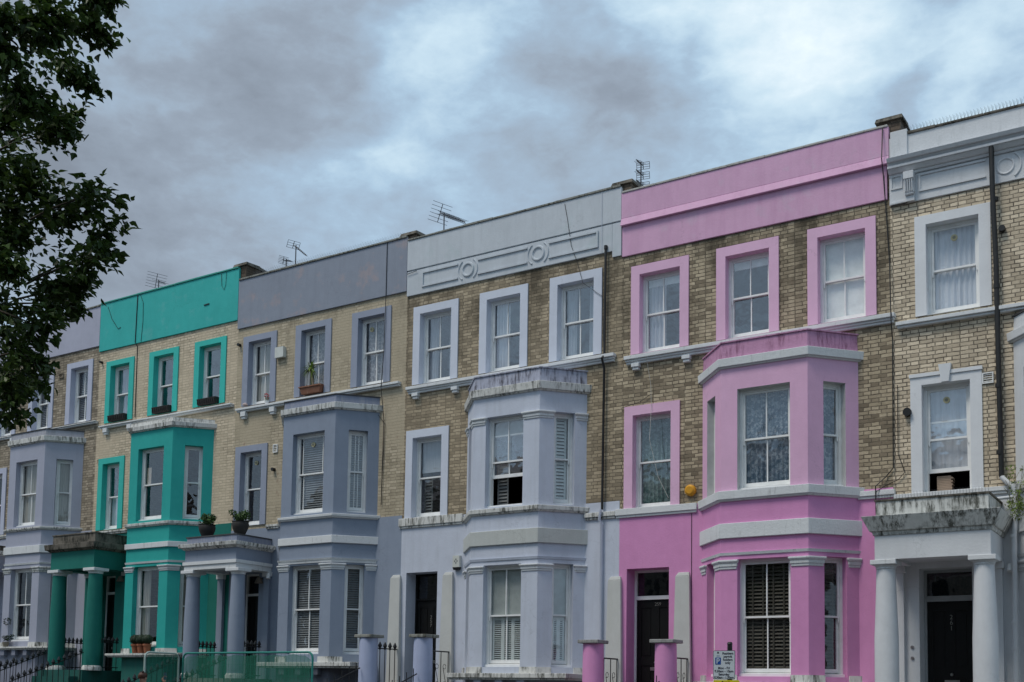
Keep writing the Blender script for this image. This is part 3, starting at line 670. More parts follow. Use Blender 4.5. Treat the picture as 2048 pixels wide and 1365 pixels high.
def par_white(b, X0, X1, zb, zt, root, m, Z):
    b.box(X0+.30, X1-.004, -.03, .25, zb, 11.48); b.box(X0+.0, X0+.2995, -.06, .25, zb+.0, 11.55)
    b.box(X0+.02, X0+.34, -.085, .0, zb-.0, zb+.05)
    for (z0, z1, y0, y1) in ((11.4805, 11.53, .07, .09), (11.5305, 11.60, .12, .19), (11.6005, 11.655, .21, .21), (11.6555, 11.71, .17, .22), (11.7105, 11.78, .25, .29)):
        b.hexa([(X0+.0, -y0, z0), (X1, -y0, z0), (X1, .25, z0), (X0+.0, .25, z0), (X0-.0, -y1, z1), (X1, -y1, z1), (X1, .25, z1), (X0-.0, .25, z1)])
    b.hexa([(X0, -.28, 11.7805), (X1, -.28, 11.7805), (X1, .25, 11.7805), (X0, .25, 11.7805), (X0, -.06, 11.83), (X1, -.06, 11.83), (X1, .25, 11.83), (X0, .25, 11.83)])
    b.box(X0+.0, X1-.004, -.045, .25, 11.8305, zt-.0005)
    b.box(X0+.03, X0+.34, -.085, .25, 11.8306, zt+.10)
    b.build('parapet', m, root)
    b = MB(); moulding_frame(b, X0+.53, -3.50, 11.11, 11.45, -.03, .035, .026, 'ltb'); 
    for cx_ in (-3.17, -1.6): 
        b.ring(cx_, 11.24, -.03, .115, .165); b.ring(cx_, 11.24, -.03, .24, .28, 20, ((0, 0), (.3, .022), (.7, .022), (1, 0)), -.95, .95)
    moulding_frame(b, -2.86, -1.9, 11.11, 11.45, -.03, .035, .026, 'tb')
    moulding_frame(b, X0+.03, X0+.24, 11.24, 11.50, -.06, .025, .02)
    b.build('frieze_moulding', m, root)
    b = MB(); xb = X0+.38 # scrolled console
    b.box(xb-.08, xb+.08, -.10, -.0305, 10.95, 11.10); b.box(xb-.085, xb+.085, -.15, -.0305, 11.1005, 11.34); b.box(xb-.09, xb+.09, -.22, -.0305, 11.3405, 11.479)
    for q in (-.06, -.02, .02, .06): b.tube([(xb+q, -.155, 11.12), (xb+q, -.175, 11.22), (xb+q, -.20, 11.33)], .014, 6)
    b.tube([(xb-.085, -.165, 11.36), (xb+.085, -.165, 11.36)], .045, 10); b.tube([(xb-.075, -.115, 11.08), (xb+.075, -.115, 11.08)], .03, 10)
    b.build('console_bracket', m, root)
# ------------------------------------------------------------------ the six houses
lav = (.47, .50, .56)
PK = paint('pink_paint_upper', (.67, .40, .57), .16, alt=(.60, .47, .58), altamt=.5, dirtcol=(.40, .12, .30))
PKF = paint('pink_paint_frames', (.74, .47, .64), .04, dirtcol=(.4, .2, .35))
PKL = paint('pink_paint_lower', (.66, .285, .53), .08, dirtcol=(.38, .08, .25))
PKB = paint('pink_paint_bay', (.72, .44, .62), .06, dirtcol=(.45, .15, .35))
PKD = stone('pink_bay_top', (.56, .30, .46), dark=(.20, .08, .14), amt=.75, lo=.47, hi=.64)
BLP = paint('pale_blue_parapet', (.54, .58, .62), .18, alt=(.40, .50, .50), altamt=.3, dirtcol=(.25, .28, .29))
BLF = paint('pale_blue_frames', (.61, .65, .74), .03)
BLB = paint('pale_blue_bay', (.55, .59, .68), .12)
BLT = stone('pale_blue_bay_top', (.46, .48, .58), dark=(.07, .065, .08), amt=.9, lo=.44, hi=.60)
PUP = paint('slate_violet_parapet', (.255, .285, .345), .14, alt=(.38, .31, .31), altamt=.55, dirtcol=(.13, .13, .16))
PUF = paint('slate_violet_frames', (.29, .325, .41), .04)
PUB = paint('slate_violet_bay', (.25, .295, .375), .10, dirtcol=(.15, .16, .2))
PUT = stone('slate_violet_bay_top', (.24, .27, .36), dark=(.42, .42, .42), amt=.35)
TEP = paint('teal_parapet', (.04, .42, .39), .10, alt=(.12, .44, .42), altamt=.4, dirtcol=(.03, .22, .2))
TEF = paint('teal_frames', (.045, .48, .42), .03, dirtcol=(.03, .22, .2))
TEB = paint('teal_bay', (.025, .37, .335), .05, dirtcol=(.02, .18, .17))
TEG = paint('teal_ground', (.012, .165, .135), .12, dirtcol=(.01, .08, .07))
LIP = paint('lilac_parapet', (.40, .41, .50), .06)
LIF = paint('lilac_frames', (.46, .49, .60), .03)
LIB = paint('lilac_bay', (.37, .39, .475), .06)
WHP = stone('white_parapet', (.68, .70, .72), dark=(.33, .35, .35), amt=.35, lo=.5, hi=.75)
WHF = paint('white_frames', (.72, .74, .76), .04)
WHG = paint('white_ground', (.66, .68, .70), .10, dirtcol=(.3, .3, .28))
REVEAL = plain('white_reveal_paint', (.56, .57, .57), .6)
BR_PK = brick('brick_sooty', (0.458, 0.382, 0.267), (0.294, 0.240, 0.169), (0.1, 0.085, 0.065), .80, .47, zdark=11.1, mort=.010)
BR_BL = brick('brick_stock', (0.436, 0.360, 0.251), (0.283, 0.234, 0.164), (0.11, 0.095, 0.072), .75, .49, zdark=11.3, painted=.25)
BR_PU = brick('brick_limewashed', (0.469, 0.403, 0.294), (0.392, 0.338, 0.240), (0.17, 0.145, 0.11), .45, .56, zdark=11.4, painted=.92, mort=.008, patch=(.26, .17, .13))
BR_TE = brick('brick_cream', (0.589, 0.501, 0.371), (0.501, 0.425, 0.311), (0.19, 0.16, 0.12), .35, .60, painted=.7, mort=.009)
BR_LI = brick('brick_greyed', (0.371, 0.316, 0.240), (0.283, 0.240, 0.180), (0.11, 0.095, 0.075), .55, .5, zdark=11.9)
BR_WH = brick('brick_painted_cream', (0.654, 0.556, 0.414), (0.545, 0.458, 0.338), (0.1, 0.085, 0.068), .28, .60, mort=.011)
NET = cloth('net_curtain', (.66, .68, .73)); NETP = cloth('patterned_net', (.10, .15, .21), pattern=(.42, .47, .52)); CREAM = cloth('cream_curtain', (.45, .43, .38)); GREYC = cloth('grey_curtain', (.40, .43, .47)); PALEB = plain('translucent_blind', (.42, .45, .44), .8); TEALC = cloth('green_net_curtain', (.09, .15, .145), pattern=(.22, .32, .31)); LACE = cloth('lace_curtain', (.26, .26, .28), pattern=(.60, .60, .62))
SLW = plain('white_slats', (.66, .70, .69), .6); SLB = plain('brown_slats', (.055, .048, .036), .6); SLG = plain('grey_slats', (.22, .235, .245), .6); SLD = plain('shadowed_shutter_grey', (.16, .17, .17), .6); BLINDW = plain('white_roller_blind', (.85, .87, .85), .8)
def pk(x, s): return [(a+s, c+s) for a, c in x]
T0 = [(-10.63, -9.30), (-8.69, -7.37), (-6.79, -5.47)]
HS = {}
HS['pink'] = dict(deep_sill=True, name='terraced_house', label='pink terraced house with white bay bands and an orange alarm box', x=(-10.87, -5.20), shift=0, brick=BR_PK, parapet=par_pink,
    paint=dict(parapet=PK, frame=PKF, ground=PKL, bay=PKB, bay0=PKL, bay_top=PKD, base=paint('pink_dark_base', (.4, .16, .32), .3), reveal=REVEAL, cornice=STWC, band=STWC, course=STWC, lowband=STWC, coping=stone('pale_coping', (.50, .49, .46), amt=.4), bay_roof=PKD),
    z=dict(par_top=12.56, par_bot=11.10, w_out=10.84, w_open=10.64, w_bot=8.91, sill=(8.87, 8.745), cap_top=8.57, cap_white=(8.24, 8.05), b1=(7.62, 5.64), b1_band=(5.63, 5.43), low_band=(5.0, 4.71), string=4.41, b0=(4.30, 2.06), cap0=(4.29, 4.11), slab=(1.95, 1.80), w1_out=7.79, w1_open=7.59, w1_bot=5.57, split=5.59, door_top=4.32, floor=1.62, transom=(3.69, 3.77)),
    tops=T0, w1=(-10.77, -9.49), bay=-7.41, door=(-10.69, -9.72), course=[(-10.95, -9.10, 5.60, 5.41), (-5.85, -5.16, 5.55, 5.40)], number=('259', False, 3.56),
    topwin=[dict(cover=[('toproller', BLINDW), ('left', NET)], gl=GLS), dict(cover=[('toproller', BLINDW)], gl=GLS), dict(cover=[('roller', BLINDW)])],
    w1win=dict(bar=0, gl=GL, cover=[('net', TEALC)]), b1win=dict(bar=1, cover=[('net', NETP)], gl=GL), b0win=dict(bar=1, cover=[('blind', SLB)], gl=GLD), pier=.15, pier_mat=STK, spikes=False)
HS['blue'] = dict(deep_sill=True, name='terraced_house', label='pale blue terraced house with round medallions in its parapet frieze', x=(-16.72, -10.87), shift=-5.85, brick=BR_BL, parapet=par_blue,
    paint=dict(parapet=BLP, frame=BLF, ground=BLB, bay=BLB, bay0=BLB, bay_top=BLT, base=paint('blue_dark_base', (.3, .32, .38), .3), cornice=STB, lowband=paint('grey_white_paint', (.50, .52, .50), .1), string=BLB, doorframe=DARKWOOD, bay_roof=BLT),
    z=dict(par_top=12.72, par_bot=11.28, w_out=10.97, w_open=10.785, w_bot=9.05, sill=(9.0, 8.88), cap_top=8.70, cap_white=(8.40, 8.20), b1=(7.76, 5.74), b1_band=(5.70, 5.57), low_band=(5.21, 4.89), string=4.58, b0=(4.46, 2.24), cap0=(4.44, 4.29), cap1=(7.76, 7.60), slab=(2.10, 1.96), w1_out=7.94, w1_open=7.75, w1_bot=5.80, split=5.79, door_top=4.50, floor=1.78, transom=(3.86, 3.90)),
    tops=pk(T0, -5.87), w1=(-16.64, -15.38), bay=-13.27, door=(-16.55, -15.63), course=[(-16.78, -14.92, 5.81, 5.57), (-11.70, -10.95, 5.57, 5.42)], number=('257', True, 3.42),
    topwin=[dict(cover=[('sides', GREYC)], gl=GLS), dict(cover=[('left', NET)], gl=GLS), dict(cover=[('sides', GREYC)], gl=GLS)], bay_hole=(.33, 1.31),
    w1win=dict(bar=0, gl=GL, cover=[('halfroller', GREYC), ('sideshutter', SLW)]), b1win=dict(bar=1, gl=GL, cover=[]), b1F=dict(open_=.60, cover=[('sideshutter', SLW), ('topthird', PALEB)], gl=GLS), b1R=dict(cover=[('fullshutter', SLW)], gl=GLD),
    b0win=dict(bar=1, cover=[('lowshutter', SLW), ('upperroller', PALEB)]), pier=.08, spikes=False)
HS['purple'] = dict(name='terraced_house', label='slate violet terraced house with two roof aerials and columned porch', x=(-22.52, -16.72), shift=-11.68, brick=BR_PU, parapet=plain_parapet,
    paint=dict(parapet=PUP, frame=PUF, ground=PUB, bay=PUB, bay0=PUB, bay_top=PUT, base=paint('violet_dark_base', (.10, .11, .14), .3), cornice=STW, band=STWC, string=STWC),
    z=dict(par_top=12.82, par_bot=11.42, w_out=11.16, w_open=11.0, w_bot=9.25, sill=(9.19, 9.085), cap_top=8.88, cap_white=(8.68, 8.51), b1=(8.03, 6.0), b1_band=(5.945, 5.845), low_band=(5.42, 5.235), string=4.86, b0=(4.73, 2.55), cap0=(4.74, 4.59), slab=(2.35, 2.21), w1_out=8.16, w1_open=7.99, w1_bot=6.0, split=5.9, door_top=4.75, floor=1.95, transom=(4.16, 4.22)),
    tops=[(-22.28, -21.05), (-20.37, -19.14), (-18.45, -17.20)], w1=(-22.44, -21.26), bay=-19.08, door=(-22.26, -21.42), course=[(-21.2, -20.75, 5.97, 5.86)], entab=True, cap_off=-.0,
    topwin=[dict(cover=[('net', CREAM)], gl=GL), dict(cover=[('net', LACE)]), dict(cover=[('net', LACE)], roundvent=.28)],
    w1win=dict(bar=0, gl=GL, cover=[], roundvent=.5), b1win=dict(bar=2, cover=[('blind', SLG)], gl=GL), b1F=dict(roundvent=.5), b0win=dict(bar=1, cover=[('blind', SLG)], gl=GL), pier=.08, spikes=True, porch=True)
HS['teal'] = dict(nobracket=True, stepm=paint('dark_teal_base', (.015, .10, .085), .3), name='terraced_house', label='bright teal terraced house with black window boxes under its top windows', x=(-28.35, -22.52), shift=-17.42, brick=BR_TE, parapet=plain_parapet,
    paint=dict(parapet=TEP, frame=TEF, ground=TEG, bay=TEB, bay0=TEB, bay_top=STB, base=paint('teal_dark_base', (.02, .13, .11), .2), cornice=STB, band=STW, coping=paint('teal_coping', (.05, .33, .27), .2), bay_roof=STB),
    z=dict(par_top=13.18, par_bot=11.68, w_out=11.32, w_open=11.17, w_bot=9.46, sill=(9.38, 9.295), cap_top=8.99, cap_white=(8.90, 8.75), b1=(8.27, 6.25), b1_band=(6.18, 6.07), low_band=(5.62, 5.475), string=5.09, b0=(4.98, 2.78), cap0=(4.985, 4.83), slab=(2.60, 2.50), w1_out=8.41, w1_open=8.24, w1_bot=6.27, split=6.12, door_top=4.95, floor=2.15, transom=(4.40, 4.47)),
    tops=[(-27.99, -26.75), (-26.08, -24.85), (-24.19, -22.94)], w1=(-28.16, -27.0), bay=-24.9, door=(-28.05, -27.18), course=[(-27.95, -25.95, 6.23, 6.13)], cap_off=.03,
    topwin=[dict(bar=0, gl=GLS, cover=[('left', GREYC)]), dict(bar=0, gl=GLS), dict(bar=0, gl=GLS)], w1win=dict(bar=0, gl=GLS, cover=[('lowhalf', NET)]), b1win=dict(bar=0, gl=GL), b1F=dict(cover=[('board', plain('pale_board', (.45, .38, .32), .8))]), b0win=dict(bar=0, cover=[('sides', CREAM)], gl=GLD), pier=.08, porch=True)
HS['lilac'] = dict(name='terraced_house', label='lilac terraced house partly hidden by the tree', x=(-34.15, -28.35), shift=-23.1, brick=BR_LI, parapet=plain_parapet,
    paint=dict(parapet=LIP, frame=LIF, ground=LIB, bay=LIB, bay0=LIB, bay_top=paint('lilac_bay_top', (.36, .37, .42), .4), base=paint('lilac_base', (.24, .26, .33), .3), cornice=STB, band=STB, capital=STW),
    z=dict(par_top=13.14, par_bot=11.87, w_out=11.53, w_open=11.36, w_bot=9.64, sill=(9.58, 9.51), cap_top=9.33, cap_white=(9.13, 8.95), b1=(8.45, 6.46), b1_band=(6.40, 6.31), low_band=(5.85, 5.62), string=5.32, b0=(5.18, 3.0), cap0=(5.2, 5.04), slab=(2.83, 2.74), w1_out=8.6, w1_open=8.43, w1_bot=6.45, split=6.3, door_top=5.1, floor=2.3, transom=(4.6, 4.67)),
    tops=[(-33.6, -32.38), (-31.73, -30.5), (-29.86, -28.63)], w1=(-33.9, -32.7), bay=-30.5, door=(-33.75, -32.9), course=[(-33.9, -31.6, 6.42, 6.32)], string=True,
    topwin=[dict(cover=[('blind', SLG)]), dict(cover=[('blind', SLG)]), dict(cover=[('blind', SLG)])], w1win=dict(bar=0, gl=GLD), b1win=dict(bar=1, cover=[('net', CREAM)], gl=GLD), b0win=dict(bar=1, cover=[], gl=GLD), pier=.02, porch=True)
HS['white'] = dict(name='terraced_house', label='white terraced house with cream brickwork and a black downpipe', x=(-5.20, .65), shift=5.87, brick=BR_WH, parapet=par_white,
    paint=dict(parapet=WHP, frame=WHF, ground=WHG, bay=WHG, bay0=WHG, bay_top=WHP, base=paint('grey_base', (.40, .42, .44), .3), cornice=STWC, doorframe=plain('grey_door_frame', (.36, .38, .39), .5), coping=STK, course=STWC),
    z=dict(par_top=12.32, par_bot=10.95, w_out=10.64, w_open=10.465, w_bot=8.74, sill=(8.67, 8.555), cap_top=8.46, cap_white=(8.18, 8.0), b1=(7.48, 5.5), b1_band=(5.5, 5.3), low_band=(4.86, 4.6), string=4.2, b0=(4.1, 1.9), cap0=(4.1, 3.92), slab=(1.8, 1.62), w1_out=7.64, w1_open=7.44, w1_bot=5.42, split=5.44, door_top=4.05, floor=1.38, transom=(3.47, 3.57)),
    tops=[(-4.76, -3.44), (-2.82, -1.5), (-.93, .39)], w1=(-4.87, -3.63), bay=-1.52, door=(-4.76, -3.85), course=[(-5.18, -3.23, 5.44, 5.31)], number=('261', True, 3.14), centreknob=True, sillL=-.22, keystone=True,
    topwin=[dict(bar=0, cover=[('net', NET)], roundvent=.5, plate=.055), dict(cover=[('net', NET)]), dict(cover=[('net', NET)])], w1win=dict(bar=0, open_=.33, roundvent=.46, gl=GLS, cover=[('books', plain('cardboard', (.36, .27, .20), .8)), ('lowhalf2', NET)], plate=.06),
    b1win=dict(bar=1, cover=[('net', NET)]), b0win=dict(bar=1, cover=[('net', NET)]), spikes=True, porch=True)
ROOT = {}
for k_ in ('pink', 'blue', 'purple', 'teal', 'lilac', 'white'):
    ROOT[k_], _ = house(HS[k_])

# ------------------------------------------------------------------ porches
def porch(root, dc, zf, hw, p, zc, frieze, arch, r0, r1, fm, cm, topm, block=None, colp=1.05, csp=.82, white_arch=True, cornh=.12, base=None, capm=STWC, zcol=None):
    """columned porch: zc = (cornice bottom, top), frieze = (bottom, top), arch = architrave (bottom, top), block = parapet over"""
    poly = lambda o: [(dc-hw-o, -.014), (dc-hw-o, -(p+o)), (dc+hw+o, -(p+o)), (dc+hw+o, -.014)]
    b = MB()
    if cornh > .3: stack(b, poly, [(zc[0], zc[0]+.07, .02, .04), (zc[0]+.0702, zc[1], .07, .19)])
    else: stack(b, poly, [(zc[0], zc[0]+cornh*.45, .03, .09), (zc[0]+cornh*.4502, zc[1], .13, .15)])
    b.build('porch_cornice', topm, root)
    if block: b = MB(); stack(b, poly, [(zc[1]+.0002, block, -.02, -.02)]); pb_ = b.build('porch_parapet', block_m[0], root); b = MB(); stack(b, poly, [(block+.0002, block+.03, .0, .0)]); b.build('porch_roof', block_m[1], pb_)
    th = .34
    def beam(z0, z1, o, mt, name):
        b = MB(); b.box(dc-hw-o, dc+hw+o, -(p+o), -(p-th), z0, z1); b.box(dc-hw-o, dc-hw+th, -(p-th)+.0005, -.014, z0, z1); b.box(dc+hw-th, dc+hw+o, -(p-th)+.0005, -.014, z0, z1); b.build(name, mt, root)
    beam(frieze[0], frieze[1]-.0005, 0, fm, 'porch_frieze')
    if arch: beam(arch[0], arch[0]+(arch[1]-arch[0])*.6, .015, capm, 'porch_architrave'); beam(arch[0]+(arch[1]-arch[0])*.6+.0002, arch[1]-.0003, .045, capm, 'porch_architrave')
    MB().box(dc-hw+th, dc+hw-th, -(p-th), -.014, frieze[0]+.06, frieze[0]+.12).build('porch_ceiling', fm, root)
    zt = (arch or frieze)[0]; zb = zf+.02
    for sg in (-1, 1):
        x = dc+sg*csp
        b = MB(); column(b, x, -colp, zb+.1, zt-.16, r0, r1); b.lathe(x, -colp, [(r0+.035, zb-.02), (r0+.04, zb+.05), (r0+.01, zb+.099)], 24) if not base else None
        cl = b.build('porch_column', cm, root, smooth=True)
        if base: b = MB(); b.lathe(x, -colp, [(r0+.04, zb-.04), (r0+.045, zb+.04), (r0+.01, zb+.0998)], 24); b.build('column_base', base, cl, smooth=True)
        b = MB(); b.lathe(x, -colp, [(r1+.004, zt-.1598), (r1+.012, zt-.15), (r1+.012, zt-.14), (r1+.004, zt-.13), (r1+.045, zt-.085)], 24); b.box(x-r1-.06, x+r1+.06, -colp-r1-.06, -colp+r1+.06, zt-.0845, zt-.0005); b.build('capital', capm, cl)
        b = MB(); b.box(x-.13 if sg < 0 else x-.07, x+.07 if sg < 0 else x+.13, -.10, -.0125, zf, zt-.12); rp = b.build('respond_pilaster', cm, root)
        b = MB(); b.box(x-.16 if sg < 0 else x-.10, x+.10 if sg < 0 else x+.16, -.13, -.0125, zt-.1195, zt-.001); b.build('capital', capm, rp)
block_m = (PUT, plain('lead_roof', (.06, .06, .062), .6))
porch(ROOT['purple'], -21.92, 1.95, .93, 1.25, (5.235, 5.385), (4.93, 5.235), (4.72, 4.93), .20, .17, PUB, PUB, STB, block=5.56, csp=.82, base=STB)
block_m = (STK, STK)
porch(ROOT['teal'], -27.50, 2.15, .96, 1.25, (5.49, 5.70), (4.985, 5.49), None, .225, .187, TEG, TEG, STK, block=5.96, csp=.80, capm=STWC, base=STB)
porch(ROOT['lilac'], -33.2, 2.3, .93, 1.25, (5.7, 5.85), (5.2, 5.7), None, .2, .17, LIB, LIB, STB, block=6.0)
block_m = (STH, STK)
porch(ROOT['white'], -4.275, 1.38, .95, 1.25, (4.52, 4.85), (4.10, 4.52), None, .205, .16, WHG, WHG, STH, block=5.13, cornh=.33, csp=.81)
b = MB() # spikes on the porch roof
x = -5.2
while x < -3.35:
    for q in (-.02, .02): b.tube([(x, -1.22, 5.16), (x+q*.4, -1.22+q, 5.27)], .0016, 3)
    x += .05
tag(b.build('bird_spikes', ALU, ROOT['white']), kind='stuff')

# ------------------------------------------------------------------ fittings on the fronts
def part(mb, name, mat, k, smooth=False): return mb.build(name, mat, ROOT[k], smooth)
# pilasters beside the doors of the pink and pale blue houses
def door_pilaster(k, x0, x1, ztop, zbot):
    b = MB(); lo = [(x0-.05, -.0125), (x0-.05, -.12), (x1+.05, -.12), (x1+.05, -.0125)]; hi = [(x0, -.0125), (x0, -.085), (x1, -.085), (x1, -.0125)]; hh = [(x0+.06, -.0125), (x0+.06, -.06), (x1-.02, -.06), (x1-.02, -.0125)]
    b.prism(lo, hi, zbot, ztop-.08); b.prism(hi, hh, ztop-.0798, ztop); part(b, 'pilaster', paint('weathered_white_pilaster', (.55, .56, .54), .14, dirtcol=(.3, .28, .2)), k)
door_pilaster('pink', -11.10, -10.80, 4.17, 1.6); door_pilaster('pink', -9.55, -9.24, 4.19, 1.6)
door_pilaster('blue', -16.98, -16.69, 4.46, 1.75); door_pilaster('blue', -15.43, -15.15, 4.46, 1.75)
# alarm boxes
b = MB(); b.tube([(-9.24, -.0, 5.87), (-9.24, -.07, 5.87)], .115, 28); b.tube([(-9.24, -.0702, 5.87), (-9.24, -.10, 5.87)], .112, 28, .075); part(b, 'alarm_box', plain('orange_plastic', (.66, .32, .02), .4), 'pink')
b = MB(); b.box(-15.14, -14.95, -.10, -.0125, 4.56, 4.83); ab = part(b, 'alarm_box', plain('white_plastic', (.62, .64, .60), .4), 'blue')
b = MB(); b.hexa([(-15.12, -.09, 4.50), (-14.97, -.09, 4.50), (-14.97, -.0125, 4.50), (-15.12, -.0125, 4.50), (-15.14, -.10, 4.5598), (-14.95, -.10, 4.5598), (-14.95, -.0125, 4.5598), (-15.14, -.0125, 4.5598)]); b.build('strobe_light', BLACK, ab)
b = MB() # diamond mark on the alarm box
for (ax, az) in ((0, .045), (.045, 0), (0, -.045), (-.045, 0)):
    b.box(-15.045+ax*.8-.012, -15.045+ax*.8+.012, -.1035, -.1002, 4.70+az-.012, 4.70+az+.012)
for t_ in (.5,):
    for (ax, az) in ((.02, .022), (.02, -.022), (-.02, -.022), (-.02, .022)): b.box(-15.045+ax-.006, -15.045+ax+.006, -.103, -.1002, 4.70+az-.006, 4.70+az+.006)
b.build('diamond_mark', BLACK, ab)
b = MB(); b.box(-21.02, -20.72, -.11, -.0, 10.38, 10.66); part(b, 'alarm_box', MAT['white_plastic'], 'purple')
# wall vents, flue holes
def vent(k, x, z, w=.17, h=.17, mt=None):
    b = MB(); b.box(x-w/2, x+w/2, -.03, 0, z-h/2, z-h/2+.02); b.box(x-w/2, x+w/2, -.03, 0, z+h/2-.02, z+h/2); b.box(x-w/2, x-w/2+.02, -.03, 0, z-h/2+.0201, z+h/2-.0201); b.box(x+w/2-.02, x+w/2, -.03, 0, z-h/2+.0201, z+h/2-.0201)
    n = 4
    for i in range(n): zz_ = z-h/2+.02+(h-.04)*(i+.5)/n; b.box(x-w/2+.02, x+w/2-.02, -.018, 0, zz_-.006, zz_+.006)
    part(b, 'air_vent', mt or WHITE, k)
vent('white', -3.53, 7.42, .19, .20); vent('purple', -20.98, 7.98, .16, .22); vent('lilac', -30.15, 11.22, .22, .15, BR_LI); vent('teal', -28.45+.3, 8.35, .16, .14, BR_TE)
def flue(k, x, z, r=.055):
    b = MB(); b.tube([(x, .02, z), (x, -.10, z)], r, 16); part(b, 'flue_pipe', BLACK, k)
flue('white', -4.92, 6.96, .075); flue('white', -3.24, 10.09, .055); flue('purple', -22.42, 10.97, .04); flue('purple', -21.0, 7.42, .045); flue('teal', -28.22, 11.35, .035)
# pipes
b = MB(); b.tube([(-3.38, -.16, 11.60), (-3.375, -.15, 10.8), (-3.345, -.10, 9.5), (-3.335, -.10, 7.6), (-3.32, -.10, 5.60)], .045, 12)
for z in (10.6, 9.0, 7.2, 6.0): b.tube([(-3.34, -.10, z), (-3.34, -.10, z+.07)], .055, 12)
b.lathe(-3.38, -.16, [(.045, 11.6), (.035, 11.635)], 12); part(b, 'downpipe', plain('black_cast_iron', (.022, .022, .022), .5, var=.5), 'white', True)
b = MB(); b.tube([(-3.32, -.10, 5.60), (-3.24, -.12, 5.50), (-3.14, -.12, 5.42), (-3.10, -.12, 5.30), (-3.10, -.12, 4.9), (-3.12, -.2, 4.5), (-3.14, -.2, 1.0)], .045, 12)
b.tube([(-3.55, -.16, 5.20), (-3.14, -.13, 5.22)], .03, 10)
for z in (4.5, 3.0, 2.55, 1.6): b.tube([(-3.135, -.2, z), (-3.135, -.2, z+.05)], .055, 12)
part(b, 'waste_pipe', WHG, 'white', True)
b = MB(); b.tube([(-11.23, -.07, 11.36), (-11.24, -.07, 9.0), (-11.25, -.17, 8.9), (-11.24, -.07, 8.7), (-11.26, -.07, 5.62)], .028, 8); b.tube([(-11.23, -.07, 11.34), (-11.23, -.07, 11.42)], .04, 10); part(b, 'downpipe', MAT['black_cast_iron'], 'blue', True)
b = MB(); b.tube([(-11.27, -.12, 5.62), (-11.30, -.12, 5.40), (-11.27, -.07, 5.30), (-11.27, -.07, 1.0)], .03, 8); part(b, 'waste_pipe', BLB, 'blue', True)
b = MB(); b.tube([(-5.31, -.08, 12.5), (-5.31, -.17, 11.86), (-5.31, -.06, 11.6), (-5.28, -.03, 11.0), (-5.22, -.03, 9.9), (-5.17, -.16, 8.7), (-5.18, -.03, 8.4), (-5.19, -.03, 5.95), (-5.32, -.03, 5.8), (-5.50, -.10, 5.62), (-5.51, -.05, 5.2), (-5.46, -.05, 4.0), (-5.43, -.05, 1.8)], .011, 5)
part(b, 'cable', BLACK, 'pink')
def cable(k, pts, r=.007, mt=None): b = MB(); b.tube(pts, r, 4); part(b, 'cable', mt or BLACK, k)
cable('blue', [(-12.28, -.06, 12.6), (-12.2, -.06, 12.2), (-12.1, -.06, 11.6), (-11.95, -.05, 11.2), (-11.8, -.05, 10.7), (-11.3, -.05, 10.3), (-11.28, -.05, 9.3)], .006)
cable('blue', [(-11.34, -.06, 12.68), (-11.34, -.06, 11.3)], .004, BLB); cable('blue', [(-16.9+.2, -.07, 11.83), (-16.4, -.07, 11.86)], .008)
cable('purple', [(-17.35, -.06, 12.8), (-17.35, -.06, 11.2), (-17.37, -.06, 10.0), (-17.36, -.15, 9.1), (-17.34, -.03, 8.3), (-17.36, -.03, 6.2)], .009)
cable('purple', [(-17.52, -.03, 8.45), (-17.30, -.03, 8.2), (-17.36, -.03, 6.6)], .006)
cable('teal', [(-26.67, -.06, 13.17), (-26.70, -.06, 11.72), (-26.65, -.01, 11.6), (-26.62, -.02, 9.5)], .012)
cable('teal', [(-23.2, -.055, 13.1), (-23.17, -.055, 12.75), (-23.08, -.055, 12.62), (-23.02, -.055, 12.75), (-23.0, -.055, 13.1)], .006); cable('teal', [(-26.55, -.055, 13.1), (-26.42, -.055, 12.85), (-26.4, -.055, 12.3), (-26.45, -.055, 11.7)], .006)
cable('teal', [(-28.0, -.055, 13.0), (-27.8, -.055, 12.6), (-27.5, -.055, 12.25), (-27.38, -.055, 12.28)], .007); cable('teal', [(-23.85, -.055, 12.32), (-23.65, -.055, 12.33)], .018)
cable('pink', [(-10.2, -.16, 8.8), (-10.15, -.03, 8.2), (-10.12, -.06, 7.7), (-10.12, -.14, 7.0), (-9.95, -.06, 6.2), (-9.72, -.06, 5.75)], .005, plain('pale_cable', (.5, .5, .46), .6)); cable('pink', [(-9.22, -.02, 5.4), (-9.22, -.02, 4.2), (-9.2, -.03, 2.0)], .006)
cable('pink', [(-10.14, -.03, 8.0), (-10.4, -.03, 7.86), (-10.85, -.03, 7.78)], .006)
cable('white', [(-5.5, -.12, 5.5), (-5.35, -.03, 5.62), (-5.1, -.03, 5.72), (-4.98, -.03, 5.85), (-5.1, -.03, 6.2), (-5.1, -.03, 7.5)], .008)
b = MB() # door bells
for z in (2.62, 2.42): b.tube([(-4.89, -.013, z), (-4.89, -.03, z)], .03, 14); b.tube([(-4.89, -.0302, z), (-4.89, -.04, z)], .012, 10)
part(b, 'door_bell', BRASS, 'white')
for (k, x, z) in (('white', -3.20, 4.0), ('purple', -20.98, 4.62)): # porch lamp heads
    b = MB(); b.tube([(x, -.013, z), (x, -.10, z)], .02, 8); b.tube([(x, -.10, z+.05), (x, -.13, z-.08)], .045, 12, .06); part(b, 'wall_lamp', WHITE, k)
for (k, z) in (('purple', 4.45), ('teal', 4.72)):
    x = -21.28 if k == 'purple' else -26.78
    b = MB(); b.tube([(x, -.15, z+.14), (x, -.15, z-.02)], .05, 10, .12); b.tube([(x, -.013, z+.1), (x, -.15, z+.14)], .015, 6); part(b, 'porch_lamp', plain('lamp_bronze', (.16, .13, .10), .5), k)
